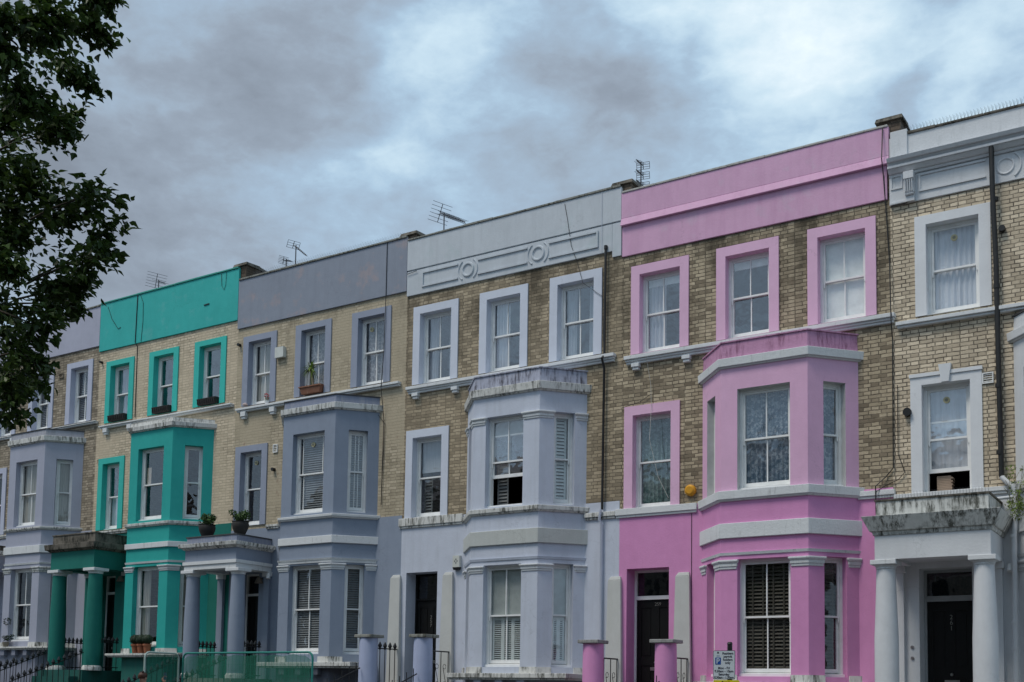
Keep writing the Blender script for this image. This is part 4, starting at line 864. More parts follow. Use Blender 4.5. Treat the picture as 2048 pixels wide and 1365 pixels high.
# ------------------------------------------------------------------ free-standing things in front of the houses
def finish(root, parts):  # parts: (name, MB, mat, smooth)
    return [mb.build(n, mt, root, sm) for n, mb, mt, sm in parts]
# round gate pillars left from the old porches
def pillar(x, y, ztop, zb, mat, capm, label, rot=0):
    r = empty('gate_pillar', (x, y, zb)); tag(r, label, 'pillar', 'round pillars by the doorsteps')
    b = MB(); b.lathe(x, y, [(.222, zb), (.216, zb+.6), (.210, ztop-.12), (.205, ztop-.072)], 28); b.build('shaft', mat, r, True)
    b = MB(); rr = random.Random(int(x*10)); c = [(x+.245*sx+rr.uniform(-.02, .02), y+.245*sy+rr.uniform(-.02, .02)) for sx, sy in ((-1, 1), (-1, -1), (1, -1), (1, 1))]
    b.prism(c, c, ztop-.07, ztop); b.build('cap_slab', capm, r, bevel=.012)
pillar(-16.75, -1.1, 2.97, 1.72, paint('rough_blue_paint', (.40, .45, .62), .1), COPE, 'pale blue round pillar in front of the violet house bay, left of the doorstep')
pillar(-15.18, -1.1, 2.95, 1.72, MAT['rough_blue_paint'], COPE, 'pale blue round pillar standing in front of the dark doorway')
pillar(-10.88, -1.1, 2.77, 1.56, PKL, stone('grey_slab', (.34, .34, .33), amt=.5), 'pink round pillar in front of the pale blue house wall')
pillar(-9.28, -1.1, 2.76, 1.56, PKL, MAT['grey_slab'], 'pink round pillar in front of the black door of the pink house')
def spear(b, x, y, z0, z1, r=.011, head=True):
    b.tube([(x, y, z0), (x, y, z1-.16 if head else z1)], r, 6)
    if head: b.lathe(x, y, [(.014, z1-.19), (.026, z1-.18), (.014, z1-.165), (.02, z1-.15), (.052, z1-.10), (.036, z1-.055), (.004, z1)], 6)
def railing(name, pts, label, cat='railing', group=None, n=6, h=.95, head=True, over=.12, base=.05, posth=None):
    """iron railing along a line: pts = ((x,y,z),(x,y,z)) at foot level"""
    (xa, ya, za), (xb, yb, zb) = pts; r = empty(name, (xa, ya, za)); tag(r, label, cat, group or 'black iron railings by the steps')
    for hh in (h-over-.04, base+.03): k = MB(); k.tube([(xa, ya, za+hh), (xb, yb, zb+hh)], .014, 6); k.build('rail', BLACK, r)
    for i in range(n):
        t = (i+.5)/n; b = MB(); spear(b, xa+(xb-xa)*t, ya+(yb-ya)*t, za+(zb-za)*t, za+(zb-za)*t+h, .010, head); b.build('bar', BLACK, r)
    return r
# between porch columns and wall
for (xl, zl, nm) in ((-22.74, 1.95, 'left of the violet porch'), (-21.10, 1.95, 'right of the violet porch'), (-28.30, 2.15, 'left of the teal porch'), (-26.70, 2.15, 'right of the teal porch')):
    railing('railing', ((xl, -.85, zl), (xl, -.18, zl)), 'short spear-topped railing from column to wall, '+nm, n=5, h=.98 if xl > -25 else .95)
railing('railing', ((-16.70, -.84, 1.78), (-16.70, -.10, 1.78)), 'spear-topped railing between a blue pillar and the white pilaster', n=4, h=1.05)
def scroll_rail(x, z, label):
    r = empty('railing', (x, -.85, z)); tag(r, label, 'railing', 'short scrolled railings at the doorsteps')
    b = MB(); b.tube([(x, -.87, z+.86), (x, -.05, z+.86)], .016, 6); b.build('rail', BLACK, r)
    for y in (-.72, -.42, -.14): b = MB(); b.tube([(x, y, z+.0), (x, y, z+.85)], .010, 6); b.build('bar', BLACK, r)
    b = MB()
    for (zc, rr) in ((.52, .055), (.12, .055)):
        for y0 in (-.57, -.28): b.tube([(x, y0+rr*math.cos(a*.5), z+zc+rr*math.sin(a*.5)) for a in range(13)], .006, 5)
    for y0 in (-.57, -.28): b.tube([(x, y0-.05, z+.48), (x, y0+.05, z+.16)], .007, 5)
    b.build('scroll', BLACK, r)
scroll_rail(-15.18, 1.74, 'scrolled iron railing right of the pale blue doorway'); scroll_rail(-10.84, 1.56, 'scrolled iron railing behind the pink pillar nearest the blue house'); scroll_rail(-9.26, 1.56, 'scrolled iron railing right of the pink doorway')
# stair railings going down to the pavement
def stair(xl, ztop, zbot, label, head=True, n=13, y0=-1.35, y1=-3.55):
    railing('stair_railing', ((xl, y0, ztop), (xl, y1, zbot)), label, 'railing', 'railings running down the front steps', n=n, h=.98, head=head)
stair(-28.32, 1.80, .95, 'left spear-topped stair railing of the teal porch'); stair(-26.68, 1.80, .95, 'right spear-topped stair railing of the teal porch')
stair(-22.74, 1.62, .72, 'left stair railing of the violet porch, behind the green mesh'); stair(-21.08, 1.62, .72, 'right stair railing of the violet porch, behind the green mesh')
stair(-16.78, 1.38, .55, 'plain stair handrail left of the pale blue door steps', False, 9); stair(-15.15, 1.25, .45, 'plain stair handrail below the pillar at the pale blue door', False, 9)
stair(-9.30, 1.12, .30, 'plain stair handrail below the pink pillar at the pink door', False, 9); stair(-29.7, 1.55, .95, 'spear-topped railing in front of the lilac bay', True, 11)
# flower boxes
def leafblob(b, c, r, n, sz, rnd, sq=1.0):
    for i in range(n):
        d = Vector((rnd.gauss(0, 1), rnd.gauss(0, 1), rnd.gauss(0, 1))).normalized()*r*rnd.uniform(.72, 1.04); d.z *= sq
        p = Vector(c)+d; a = Vector((rnd.gauss(0, 1), rnd.gauss(0, 1), rnd.gauss(0, 1))).normalized(); e = a.cross(d+Vector((.01, 0, 0))).normalized(); s_ = sz*rnd.uniform(.6, 1.3)
        b.face([p-a*s_, p+e*s_*.5, p+a*s_, p-e*s_*.5])
def leafmat(name, col, var=.5, rough=.6):
    if name in MAT: return MAT[name]
    mt, t, b, p = newmat(name); g = t.nodes.new('ShaderNodeNewGeometry')
    c = mix(t, g.outputs['Random Per Island'], tuple(x*(1-var) for x in col), tuple(x*(1+var) for x in col))
    t.links.new(c, b.inputs['Base Color']); b.inputs['Roughness'].default_value = rough; b.inputs['Specular IOR Level'].default_value = .3
    MAT[name] = mt; return mt
DKL = leafmat('dark_box_foliage', (.012, .028, .012)); MDL = leafmat('mid_foliage', (.05, .12, .02)); YGL = leafmat('lime_foliage', (.16, .24, .04))
TROUGH = plain('dark_planter', (.03, .028, .026), .7, var=.4)
for (x0, x1, nm) in ((-27.72, -26.97, 'leftmost'), (-25.78, -25.06, 'middle'), (-23.92, -23.18, 'rightmost')):
    z = 9.42+.05; r = empty('window_box', (x0, -.13, z)); tag(r, f'black window box on the {nm} top sill of the teal house', 'window box', 'black window boxes on the teal house')
    b = MB(); q = .025; b.hexa([(x0+q, -.13+q, z), (x1-q, -.13+q, z), (x1-q, .05, z), (x0+q, .05, z), (x0, -.14, z+.17), (x1, -.14, z+.17), (x1, .06, z+.17), (x0, .06, z+.17)])
    for k in range(9): xx = x0+.04+(x1-x0-.08)*k/8; b.box(xx-.008, xx+.008, -.148, -.128, z+.02, z+.15)
    b.build('trough', TROUGH, r); b = MB(); rnd = random.Random(5)
    for k in range(5): leafblob(b, (x0+.1+(x1-x0-.2)*k/4, -.04, z+.17), .05, 30, .02, rnd, .5)
    b.build('soil_plants', DKL, r)
# terracotta trough with a yucca
r = empty('yucca_planter', (-19.71, -.02, 9.26)); tag(r, 'yucca with a spiky green head in a mottled terracotta trough', 'potted plant')
b = MB(); b.hexa([(-20.02, -.12, 9.27), (-19.40, -.12, 9.27), (-19.40, .10, 9.27), (-20.02, .10, 9.27), (-20.07, -.15, 9.43), (-19.35, -.15, 9.43), (-19.35, .12, 9.43), (-20.07, .12, 9.43)]); b.box(-20.09, -19.33, -.17, .14, 9.4302, 9.46); b.build('trough', TERRA, r)
b = MB(); b.tube([(-19.69, -.03, 9.44), (-19.72, -.05, 9.65), (-19.78, -.06, 9.88)], .035, 8, .02); b.build('stem', plain('yucca_stem', (.25, .21, .15), .9), r)
b = MB(); rnd = random.Random(3)
for i in range(70):
    a = rnd.uniform(0, 6.28); el = rnd.uniform(-.9, 1.35); ln = rnd.uniform(.22, .36); d = Vector((math.cos(a)*math.cos(el), math.sin(a)*math.cos(el)*.6, math.sin(el))); p = Vector((-19.78, -.06, 9.90)); e = d.cross(Vector((0, 0, 1))).normalized()*.016
    m1 = p+d*ln*.55; tip = p+d*ln-Vector((0, 0, .07+.05*(1-el))); b.face([p-e*.6, p+e*.6, m1+e, m1-e]); b.face([m1-e, m1+e, tip])
b.build('leaves', leafmat('yucca_leaves', (.16, .24, .04)), r)
# small pot with red flowers on a windowsill
r = empty('flower_pot', (-21.30, -.06, 9.19)); tag(r, 'small pot of red flowers at a top window of the violet house', 'potted plant')
b = MB(); b.lathe(-21.30, -.06, [(.045, 9.19), (.06, 9.28)], 14); b.build('pot', WHITE, r); b = MB(); rnd = random.Random(9); leafblob(b, (-21.30, -.06, 9.33), .07, 40, .022, rnd); b.build('foliage', MDL, r)
b = MB(); leafblob(b, (-21.31, -.07, 9.43), .07, 46, .022, rnd, .8); leafblob(b, (-21.27, -.09, 9.36), .06, 16, .02, rnd); b.build('blooms', leafmat('red_petals', (.45, .03, .04), .3), r)
r = empty('stone_ornament', (-22.1, -.08, 9.19)); tag(r, 'little pink stone mushroom ornament on the violet house sill', 'ornament'); b = MB(); b.lathe(-22.08, -.08, [(.03, 9.19), (.025, 9.24), (.075, 9.26), (.06, 9.30), (.02, 9.32)], 12); b.build('stone', plain('pinkish_stone', (.5, .40, .38), .8), r)
# round shrubs in pots on the violet porch
for i, (x, lab) in enumerate(((-22.35, 'leafy shrub in a black pot on the porch roof, left one'), (-21.14, 'leafy shrub in a black pot on the porch roof, right one'))):
    r = empty('potted_shrub', (x, -1.0, 5.60)); tag(r, lab, 'potted plant', 'potted shrubs on the violet porch roof')
    b = MB(); b.lathe(x, -1.0, [(.13, 5.595), (.20, 5.75), (.22, 5.85), (.20, 5.90), (.22, 5.92)], 20); b.build('pot', TROUGH, r, True)
    b = MB(); rnd = random.Random(20+i)
    for k in range(22): leafblob(b, (x+rnd.uniform(-.20, .20), -1.0+rnd.uniform(-.14, .14), 6.0+rnd.uniform(-.04, .16)), .10, 46, .03, rnd, .8)
    b.build('foliage', leafmat('shrub_leaves', (.035, .075, .015), .7), r)
# topiary balls in terracotta pots on the teal bay sill
for i, x in enumerate((-25.06, -24.83, -24.58)):
    r = empty('topiary_pot', (x, -.93, 2.605)); tag(r, ('left', 'middle', 'right')[i]+' clipped ball in a terracotta pot on the teal bay sill', 'potted plant', 'clipped balls on the teal bay sill')
    b = MB(); b.lathe(x, -.93, [(.075, 2.605), (.10, 2.80), (.115, 2.80), (.118, 2.85), (.1, 2.85)], 18); b.build('pot', plain('plain_terracotta', (.36, .13, .065), .8), r)
    b = MB(); ball(b, (x, -.93, 2.97), .145, 10, .9); leafblob(b, (x, -.93, 2.97), .16, 600, .016, random.Random(i), .9); b.build('ball', DKL, r)
r = empty('sill_plant', (-31.0, -.95, 2.84)); tag(r, 'trailing plant and clutter on the lilac bay sill', 'potted plant')
b = MB(); rnd = random.Random(2)
b.lathe(-30.9, -.93, [(.07, 2.835), (.10, 2.98)], 12); b.build('pot', plain('grey_pot', (.25, .22, .17), .9), r); b = MB()
for k in range(6): leafblob(b, (-30.9+rnd.uniform(-.3, .3), -.93, 3.03+rnd.uniform(0, .1)), .08, 30, .03, rnd)
leafblob(b, (-31.0, -.85, 3.6), .12, 60, .035, rnd); b.build('foliage', DKL, r)
# weeds growing beside the white pipe
r = empty('wall_weed', (-3.12, -.12, 5.2)); tag(r, 'weeds sprouting round the waste pipe beside the white porch roof', 'plant')
b = MB(); rnd = random.Random(4)
for i in range(26):
    p = Vector((-3.10+rnd.uniform(-.10, .10), -.12+rnd.uniform(-.1, .05), rnd.uniform(4.95, 5.5))); d = Vector((rnd.uniform(-.5, .5), rnd.uniform(-.6, .1), rnd.uniform(.4, 1.4)))*.26
    b.tube([p, p+d*.5, p+d+Vector((0, 0, -.02))], .004, 3)
b.build('stems', leafmat('weed_stems', (.16, .15, .05)), r); b = MB()
for k in range(52): leafblob(b, (-3.04+rnd.uniform(-.18, .22), -.20+rnd.uniform(-.20, .10), rnd.choice((rnd.uniform(4.8, 5.15), rnd.uniform(4.9, 5.75)))), .06, 16, .02, rnd)
b.build('foliage', leafmat('weed_leaves', (.14, .20, .035)), r)

# ------------------------------------------------------------------ TV aerials
def aerial(base, z1, dirv, blen, label, grid=(.5, .42), grids=1, nel=11, tilt=0, elen=.32, box=False):
    x, y, z0 = base; r = empty('tv_aerial', base); tag(r, label, 'aerial', 'television aerials on the roofs')
    b = MB(); b.tube([(x, y, z0-.5), (x, y, z1)], .016, 8); b.build('mast', ALU, r)
    d = Vector(dirv).normalized(); sd_ = d.cross(Vector((0, 0, 1))).normalized(); up = sd_.cross(d).normalized()
    for g in range(grids):
        c = Vector((x, y, z1-.05-g*.235)); q0 = c-d*.18
        b = MB(); b.tube([q0, c+d*blen], .010, 6); b.build('boom', ALU, r)
        b = MB(); st = q0-d*.02; gw, gh = grid; n = 6 if not box else 4
        for i in range(n): o = up*(gh*(i/(n-1)-.5)); b.tube([st+o-sd_*gw/2, st+o+sd_*gw/2], .0055, 4)
        b.tube([st-up*gh/2, st+up*gh/2], .010, 5)
        if box:
            for s_ in (-1, 1): b.tube([st-up*gh/2+sd_*s_*gw/2, st+up*gh/2+sd_*s_*gw/2], .006, 4)
        b.build('reflector', ALU, r)
        b = MB()
        for i in range(nel):
            p = q0+d*(.16+(blen-.0)*i/nel); L_ = elen*(1-.3*i/nel)
            b.tube([p-sd_*L_/2+up*.05*(nel > 8), p, p+sd_*L_/2+up*.05*(nel > 8)], .0045, 4)
            if nel > 8: b.tube([p-sd_*L_/2-up*.05, p, p+sd_*L_/2-up*.05], .0045, 4)
            b.tube([p-up*.02, p+up*.02], .014, 5)
        b.build('elements', ALU, r)
        if g: continue
    return r
aerial((-16.40, 1.0, 13.0), 13.62+.10, (.88, -.28, -.50), 1.0, 'large yagi aerial on the pale blue house roof', (.60, .46), nel=11, elen=.46)
aerial((-10.92, 1.0, 12.85), 13.68, (.20, -.95, -.22), .45, 'stacked box aerials on a mast at the left of the pink roof', (.30, .15), grids=3, nel=4, elen=.2, box=True)
aerial((-21.45, 1.0, 13.1), 13.92, (.85, -.32, -.62), .85, 'slanting aerial on the violet house roof, right of the smaller one', (.36, .20), nel=8, box=True, elen=.16)
aerial((-21.80, 1.0, 13.1), 13.60, (.8, -.3, -.3), .35, 'small low aerial on the violet house roof', (.3, .2), nel=6, elen=.25)
aerial((-27.07, 1.0, 13.4), 14.00, (.88, -.28, -.36), .60, 'aerial on the teal house roof', (.62, .42), nel=6, elen=.4)
r = empty('roof_cowl', (-10.55, .9, 12.6)); tag(r, 'small dark domed cowl behind the pink parapet', 'vent'); b = MB(); b.lathe(-10.55, .9, [(.2, 12.3), (.2, 12.88), (.17, 12.96), (.09, 13.01), (.02, 13.02)], 18); b.build('cowl', plain('lead_cowl', (.07, .06, .055), .7), r, True)

# ------------------------------------------------------------------ parking sign on the pavement
sx, sy = -6.42, -5.15
r = empty('parking_sign', (sx+.05, sy, .11)); tag(r, 'residents parking sign with a blue P and a yellow plate below, on a black post', 'sign')
b = MB(); b.tube([(sx+.04, sy+.05, .1), (sx+.04, sy+.05, 2.46)], .038, 14); b.tube([(sx+.04, sy+.05, 2.46), (sx+.04, sy+.05, 2.49)], .043, 14, .03); b.build('post', BLACK, r, True)
def rrect(b, x0, x1, z0, z1, y0, y1, rad=.02):
    pts = []
    for (cx_, cz_, a0) in ((x1-rad, z1-rad, 0), (x0+rad, z1-rad, 1), (x0+rad, z0+rad, 2), (x1-rad, z0+rad, 3)):
        for k in range(5): a = (a0+k/4)*math.pi/2; pts.append((cx_+rad*math.cos(a), cz_+rad*math.sin(a)))
    A = [b.vert(p[0], y0, p[1]) for p in pts]; B = [b.vert(p[0], y1, p[1]) for p in pts]; n = len(pts)
    b.f.append(A[::-1]); b.m.append(b.mi); b.f.append(B); b.m.append(b.mi)
    for i in range(n): b.f.append([A[i], A[(i+1) % n], B[(i+1) % n], B[i]]); b.m.append(b.mi)
SF = plain('sign_white_face', (.50, .56, .60), .35, var=.05); SBL = plain('sign_blue', (.01, .06, .28), .35, var=.05); SBK = plain('sign_black_print', (.012, .015, .03), .4); SYE = plain('sign_yellow', (.62, .52, .01), .4, var=.05)
px0, px1, pz0, pz1 = -6.625, -6.275, 1.925, 2.36
b = MB(); rrect(b, px0, px1, pz0, pz1, sy-.004, sy); plate = b.build('sign_plate', SBK, r)
b = MB(); rrect(b, px0+.007, px1-.007, pz0+.007, pz1-.007, sy-.0065, sy-.0041, .015); b.build('sign_face', SF, plate)
b = MB(); rrect(b, px0+.035, px0+.125, 2.15, 2.255, sy-.0095, sy-.0067, .008); b.build('blue_panel', SBL, plate)
def text(txt, x, z, size, mt, parent, root, align='CENTER', bold=True, y=None, name='lettering'):
    cu = bpy.data.curves.new('t', 'FONT'); cu.body = txt; cu.size = size; cu.extrude = .0008; cu.align_x = align; cu.offset = .0012 if bold else 0
    o = bpy.data.objects.new('t', cu); COL.objects.link(o); dg = bpy.context.evaluated_depsgraph_get(); me = bpy.data.meshes.new_from_object(o.evaluated_get(dg)); bpy.data.objects.remove(o)
    q = bpy.data.objects.new(name, me); COL.objects.link(q); q.parent = parent; q.location = Vector((x, y if y is not None else sy-.0078, z))-root.location; q.rotation_euler = (math.pi/2, 0, 0)
    me.materials.clear(); me.materials.append(mt)
text('P', px0+.080, 2.163, .115, SF, plate, r, y=sy-.0108)
for i, w_ in enumerate(('Resident', 'permit', 'holders', 'only')): text(w_, px0+.235, 2.300-i*.047, .050, SBK, plate, r)
text('Mon - Fri', (px0+px1)/2, 2.080, .050, SBK, plate, r)
text('8.30am - 10pm', (px0+px1)/2, 2.032, .050, SBK, plate, r); text('Saturday', (px0+px1)/2, 1.985, .050, SBK, plate, r); text('8.30am - 1.30pm', (px0+px1)/2, 1.940, .046, SBK, plate, r)
b = MB(); b.box(px0+.066, px0+.094, sy-.0085, sy-.0067, 2.315, 2.335); b.box(px0+.070, px0+.076, sy-.0085, sy-.0067, 2.3351, 2.342); b.box(px0+.084, px0+.090, sy-.0085, sy-.0067, 2.3351, 2.342); b.build('crest', SBK, plate)
b = MB(); b.box(px0+.055, px0+.107, sy-.0085, sy-.0067, 2.283, 2.287); b.box(px0+.055, px0+.107, sy-.0085, sy-.0067, 2.272, 2.275); b.build('small_print', plain('faded_blue_print', (.25, .33, .5), .5), plate)
b = MB(); rrect(b, px0+.005, px1+.065, 1.46, 1.915, sy-.004, sy, .02); yp = b.build('yellow_plate', SYE, r)
text('Permit', (px0+px1)/2+.03, 1.865, .05, SBK, yp, r); text('holders', (px0+px1)/2+.03, 1.81, .05, SBK, yp, r)

# ------------------------------------------------------------------ green mesh fence panels
GTUBE = plain('green_mesh_tube', (.02, .22, .18), .5); 
def meshmat():
    mt = bpy.data.materials.new('green_debris_mesh'); mt.use_nodes = True; t = mt.node_tree; b = t.nodes['Principled BSDF']; o = t.nodes['Material Output']
    b.inputs['Base Color'].default_value = (.01, .16, .10, 1); b.inputs['Roughness'].default_value = .7
    g = t.nodes.new('ShaderNodeNewGeometry'); tr = t.nodes.new('ShaderNodeBsdfTransparent'); mx = t.nodes.new('ShaderNodeMixShader')
    f = ramp(t, noise(t, g.outputs['Position'], 1.2, 3), [(.3, .44), (.7, .60)])
    t.links.new(f, mx.inputs[0]); t.links.new(tr.outputs[0], mx.inputs[1]); t.links.new(b.outputs[0], mx.inputs[2]); t.links.new(mx.outputs[0], o.inputs[0]); return mt
GM = meshmat()
def fence(p0, p1, zt, zb, label, tube, feet=True, sag=0.0):
    p0, p1 = Vector((*p0, 0)), Vector((*p1, 0)); d = (p1-p0).normalized(); r = empty('fence_panel', (p0.x, p0.y, zb)); tag(r, label, 'fence', 'site fence panels on the pavement')
    c = .12; pts = [p0+Vector((0, 0, zb)), p0+Vector((0, 0, zt-c))]
    for k in range(1, 5): a = k/4*math.pi/2; pts.append(p0+d*c*(1-math.cos(a))+Vector((0, 0, zt-c+c*math.sin(a))))
    for k in range(0, 4): a = k/4*math.pi/2; pts.append(p1-d*c*(1-math.sin(a))+Vector((0, 0, zt-c+c*math.cos(a))))
    pts += [p1+Vector((0, 0, zt-c)), p1+Vector((0, 0, zb))]
    b = MB(); b.tube(pts, .021, 10); b.tube([p0+Vector((0, 0, zb+.15)), p1+Vector((0, 0, zb+.15))], .018, 8); b.build('frame', tube, r, True)
    b = MB(); ln = (p1-p0).length; n = int(ln/.10)
    for i in range(1, n): q = p0+d*ln*i/n; b.tube([q+Vector((0, 0, zb+.15)), q+Vector((0, 0, zt-.01))], .0025, 4)
    for i in range(1, 7): q = zb+.15+(zt-zb-.15)*i/7; b.tube([p0+Vector((0, 0, q)), p1+Vector((0, 0, q))], .0025, 4)
    b.build('wire_infill', GTUBE, r)
    b = MB(); n = 24; nrm = Vector((-d.y, d.x, 0))*-.02; cols = []
    for i in range(n+1):
        q = p0+d*(.03+(ln-.06)*i/n)+nrm*(1+.5*math.sin(i*1.3)); top = zt-.03-sag*abs(math.sin(i*.9))-(.10 if i in (0, n) else 0)
        cols.append([b.vert(q.x, q.y, zb+.1), b.vert(q.x+.01*math.sin(i), q.y, (zb+top)/2), b.vert(q.x, q.y, top)])
    for A, B in zip(cols, cols[1:]):
        for j in (0, 1): b.f.append([A[j], B[j], B[j+1], A[j+1]]); b.m.append(0)
    b.build('debris_mesh', GM, r)
    b = MB()
    for q in (p0, p1): b.box(q.x-.1, q.x+.1, q.y-.3, q.y+.3, zb-.02, zb+.1)
    b.build('foot_block', plain('rubber_block', (.03, .03, .03), .9), r)
fence((-18.36, -6.1), (-18.50, -5.12), 2.385, .66, 'narrow end-on fence panel with pale top tube and green mesh', plain('pale_fence_tube', (.36, .46, .42), .5))
fence((-18.44, -5.05), (-14.86, -5.02), 2.40, .62, 'long fence panel covered in green mesh in front of the violet house', GTUBE, sag=.04)

# ------------------------------------------------------------------ pedestrian
def skin_chain(pts, edges, name, mt, parent, sub=2):
    me = bpy.data.meshes.new(name); off = parent.location if parent else Vector((0, 0, 0))
    me.from_pydata([tuple(Vector(p[:3])-off) for p in pts], edges, []); me.materials.append(mt)
    o = bpy.data.objects.new(name, me); COL.objects.link(o); o.parent = parent
    sk = o.modifiers.new('skin', 'SKIN'); sk.use_smooth_shade = True
    for v_, p in zip(me.skin_vertices[0].data, pts): v_.radius = (p[3], p[4] if len(p) > 4 else p[3])
    me.skin_vertices[0].data[0].use_root = True
    s_ = o.modifiers.new('sub', 'SUBSURF'); s_.levels = sub; s_.render_levels = sub
    return o
hx, hy = -17.36, -6.95; g0 = ground_z(hx)+.0
pr = empty('person', (hx, hy, g0)); tag(pr, 'person with brown hair holding up a phone, seen from the back at the bottom edge', 'person')
SK_ = plain('skin', (.50, .28, .20), .6, var=.1); COAT = plain('dark_coat', (.03, .035, .05), .85); HAIR = plain('brown_hair', (.09, .035, .018), .55, var=.6); TROU = plain('dark_trousers', (.02, .022, .03), .9)
ht = 1.80-g0-.0   # top of head below
zt_ = 1.95; sc = (zt_-g0)/1.68
def HP(x, y, z, *r_): return (hx+x*sc, hy+y*sc, g0+z*sc, *[q*sc for q in r_])
body = [HP(0, 0, .95, .15, .11), HP(0, 0, 1.12, .135, .10), HP(0, .01, 1.30, .155, .11), HP(0, .02, 1.385, .10, .08), HP(0, .02, 1.44, .05, .05), HP(0, .0, 1.52, .072, .09), HP(0, -.01, 1.60, .07, .085),
        HP(-.17, .02, 1.36, .055), HP(-.21, .04, 1.12, .042), HP(-.16, .2, .98, .033), HP(-.13, .24, .97, .03),
        HP(.17, .02, 1.36, .055), HP(.26, .12, 1.18, .042), HP(.30, .28, 1.38, .033), HP(.31, .32, 1.45, .028),
        HP(-.09, 0, .86, .09), HP(-.10, .01, .48, .06), HP(-.10, -.01, .10, .042), HP(-.10, .12, .04, .035),
        HP(.09, 0, .86, .09), HP(.11, .04, .48, .06), HP(.12, -.03, .10, .042), HP(.12, .10, .04, .035)]
ed = [(0, 1), (1, 2), (2, 3), (3, 4), (4, 5), (5, 6), (2, 7), (7, 8), (8, 9), (9, 10), (2, 11), (11, 12), (12, 13), (13, 14), (0, 15), (15, 16), (16, 17), (17, 18), (0, 19), (19, 20), (20, 21), (21, 22)]
skin_chain(body, ed, 'body', SK_, pr)
coat = [HP(0, 0, .82, .17, .13), HP(0, 0, 1.0, .165, .125), HP(0, 0, 1.14, .15, .115), HP(0, .01, 1.30, .17, .125), HP(0, .02, 1.40, .09, .08), HP(-.18, .02, 1.36, .068), HP(-.22, .04, 1.12, .055), HP(-.17, .18, .99, .045), HP(.18, .02, 1.36, .068), HP(.265, .12, 1.18, .055), HP(.30, .26, 1.36, .042)]
skin_chain(coat, [(0, 1), (1, 2), (2, 3), (3, 4), (3, 5), (5, 6), (6, 7), (3, 8), (8, 9), (9, 10)], 'coat', COAT, pr)
skin_chain([HP(0, 0, .92, .15, .11), HP(-.09, 0, .84, .098), HP(-.10, .01, .48, .072), HP(-.10, -.01, .12, .06), HP(.09, 0, .84, .098), HP(.11, .04, .48, .072), HP(.12, -.03, .12, .06)], [(0, 1), (1, 2), (2, 3), (0, 4), (4, 5), (5, 6)], 'trousers', TROU, pr)
# hair: a cap of strands swept into a small bun
b = MB(); rnd = random.Random(8)
hc = Vector(HP(0, -.005, 1.585))
b2 = []
for i in range(420):
    a = rnd.uniform(0, 6.283); e = rnd.uniform(-.35, 1.5); d = Vector((math.cos(a)*math.cos(e)*.088, math.sin(a)*math.cos(e)*.105, math.sin(e)*.098))*sc
    if d.y > .05*sc and d.z < .02*sc: continue
    p = hc+d*1.03; tgt = hc+Vector((.0, -.05, .10))*sc; q = p+(tgt-p)*.35; q = hc+(q-hc).normalized()*(d.length*1.05); b.tube([p, (p+q)/2+d.normalized()*.004, q], .006, 4)
R_ = []
n1, n2 = 14, 18
for i in range(1, n1):
    th = math.pi*i/n1; ring = []
    for k in range(n2):
        a = 2*math.pi*k/n2; ring.append(b.vert(hc.x+.090*sc*math.sin(th)*math.cos(a), hc.y-.008+.102*sc*math.sin(th)*math.sin(a), hc.z+.012-.098*sc*math.cos(th)*(1 if th > 1.2 else .7)))
    R_.append(ring)
for A, B in zip(R_, R_[1:]):
    for k in range(n2): b.f.append([A[k], A[(k+1) % n2], B[(k+1) % n2], B[k]]); b.m.append(0)
b.f.append(R_[-1]); b.m.append(0)
b.build('hair', HAIR, pr, True)
b = MB(); ball(b, tuple(hc+Vector((.03, -.03, .115))*sc), .028*sc, 8); b.build('hair_bun', plain('dark_hair_tie', (.02, .012, .01), .6), pr, True)
# face on the far side of the head
fc = Vector(HP(0, .085, 1.56)); b = MB(); b.tube([fc+Vector((0, -.01, .02))*sc, fc+Vector((0, .018, -.012))*sc], .006*sc, 6, .013*sc); b.build('nose', SK_, pr, True)
for s_ in (-1, 1): b = MB(); ball(b, tuple(fc+Vector((s_*.03, -.006, .025))*sc), .012*sc, 6); b.build('eye', plain('eye_white', (.7, .7, .68), .3), pr, True); b = MB(); ball(b, tuple(hc+Vector((s_*.082, .01, -.03))*sc), .02*sc, 6, 1.5); b.build('ear', SK_, pr, True)
b = MB(); b.tube([fc+Vector((-.022, -.004, -.035))*sc, fc+Vector((0, .002, -.037))*sc, fc+Vector((.022, -.004, -.035))*sc], .005*sc, 6); b.build('mouth', plain('lips', (.4, .14, .12), .5), pr, True)
# right hand closed round the phone
wr = Vector(HP(.31, .32, 1.47)[:3])
def fingers(w, sgn, curl):
    skin_chain([(w.x, w.y, w.z, .022, .030), (w.x+.004, w.y+.01, w.z+.045, .016, .036), (w.x+.004, w.y+.015, w.z+.075, .014, .034)], [(0, 1), (1, 2)], 'palm', SK_, pr, 1)
    for i, (o, ln) in enumerate(((-.030, .065), (-.010, .075), (.010, .07), (.029, .055))):
        skin_chain([(w.x, w.y+o*1.0+.012, w.z+.07, .009), (w.x+curl*.4, w.y+o+.014, w.z+.07+ln*.45, .0085), (w.x+curl, w.y+o+.014, w.z+.07+ln*.75, .008), (w.x+curl*1.6, w.y+o+.012, w.z+.07+ln*.7, .007)], [(0, 1), (1, 2), (2, 3)], 'finger', SK_, pr, 1)
    skin_chain([(w.x, w.y-.03, w.z+.03, .011), (w.x+curl*.6, w.y-.055, w.z+.06, .010), (w.x+curl*1.3, w.y-.05, w.z+.09, .0085)], [(0, 1), (1, 2)], 'thumb', SK_, pr, 1)
fingers(wr, 1, .018); fingers(Vector(HP(-.13, .26, .90)[:3]), -1, -.018)
ph = empty('phone', (wr.x+.02, wr.y+.012, wr.z+.06)); tag(ph, 'dark phone held up in the raised hand', 'phone')
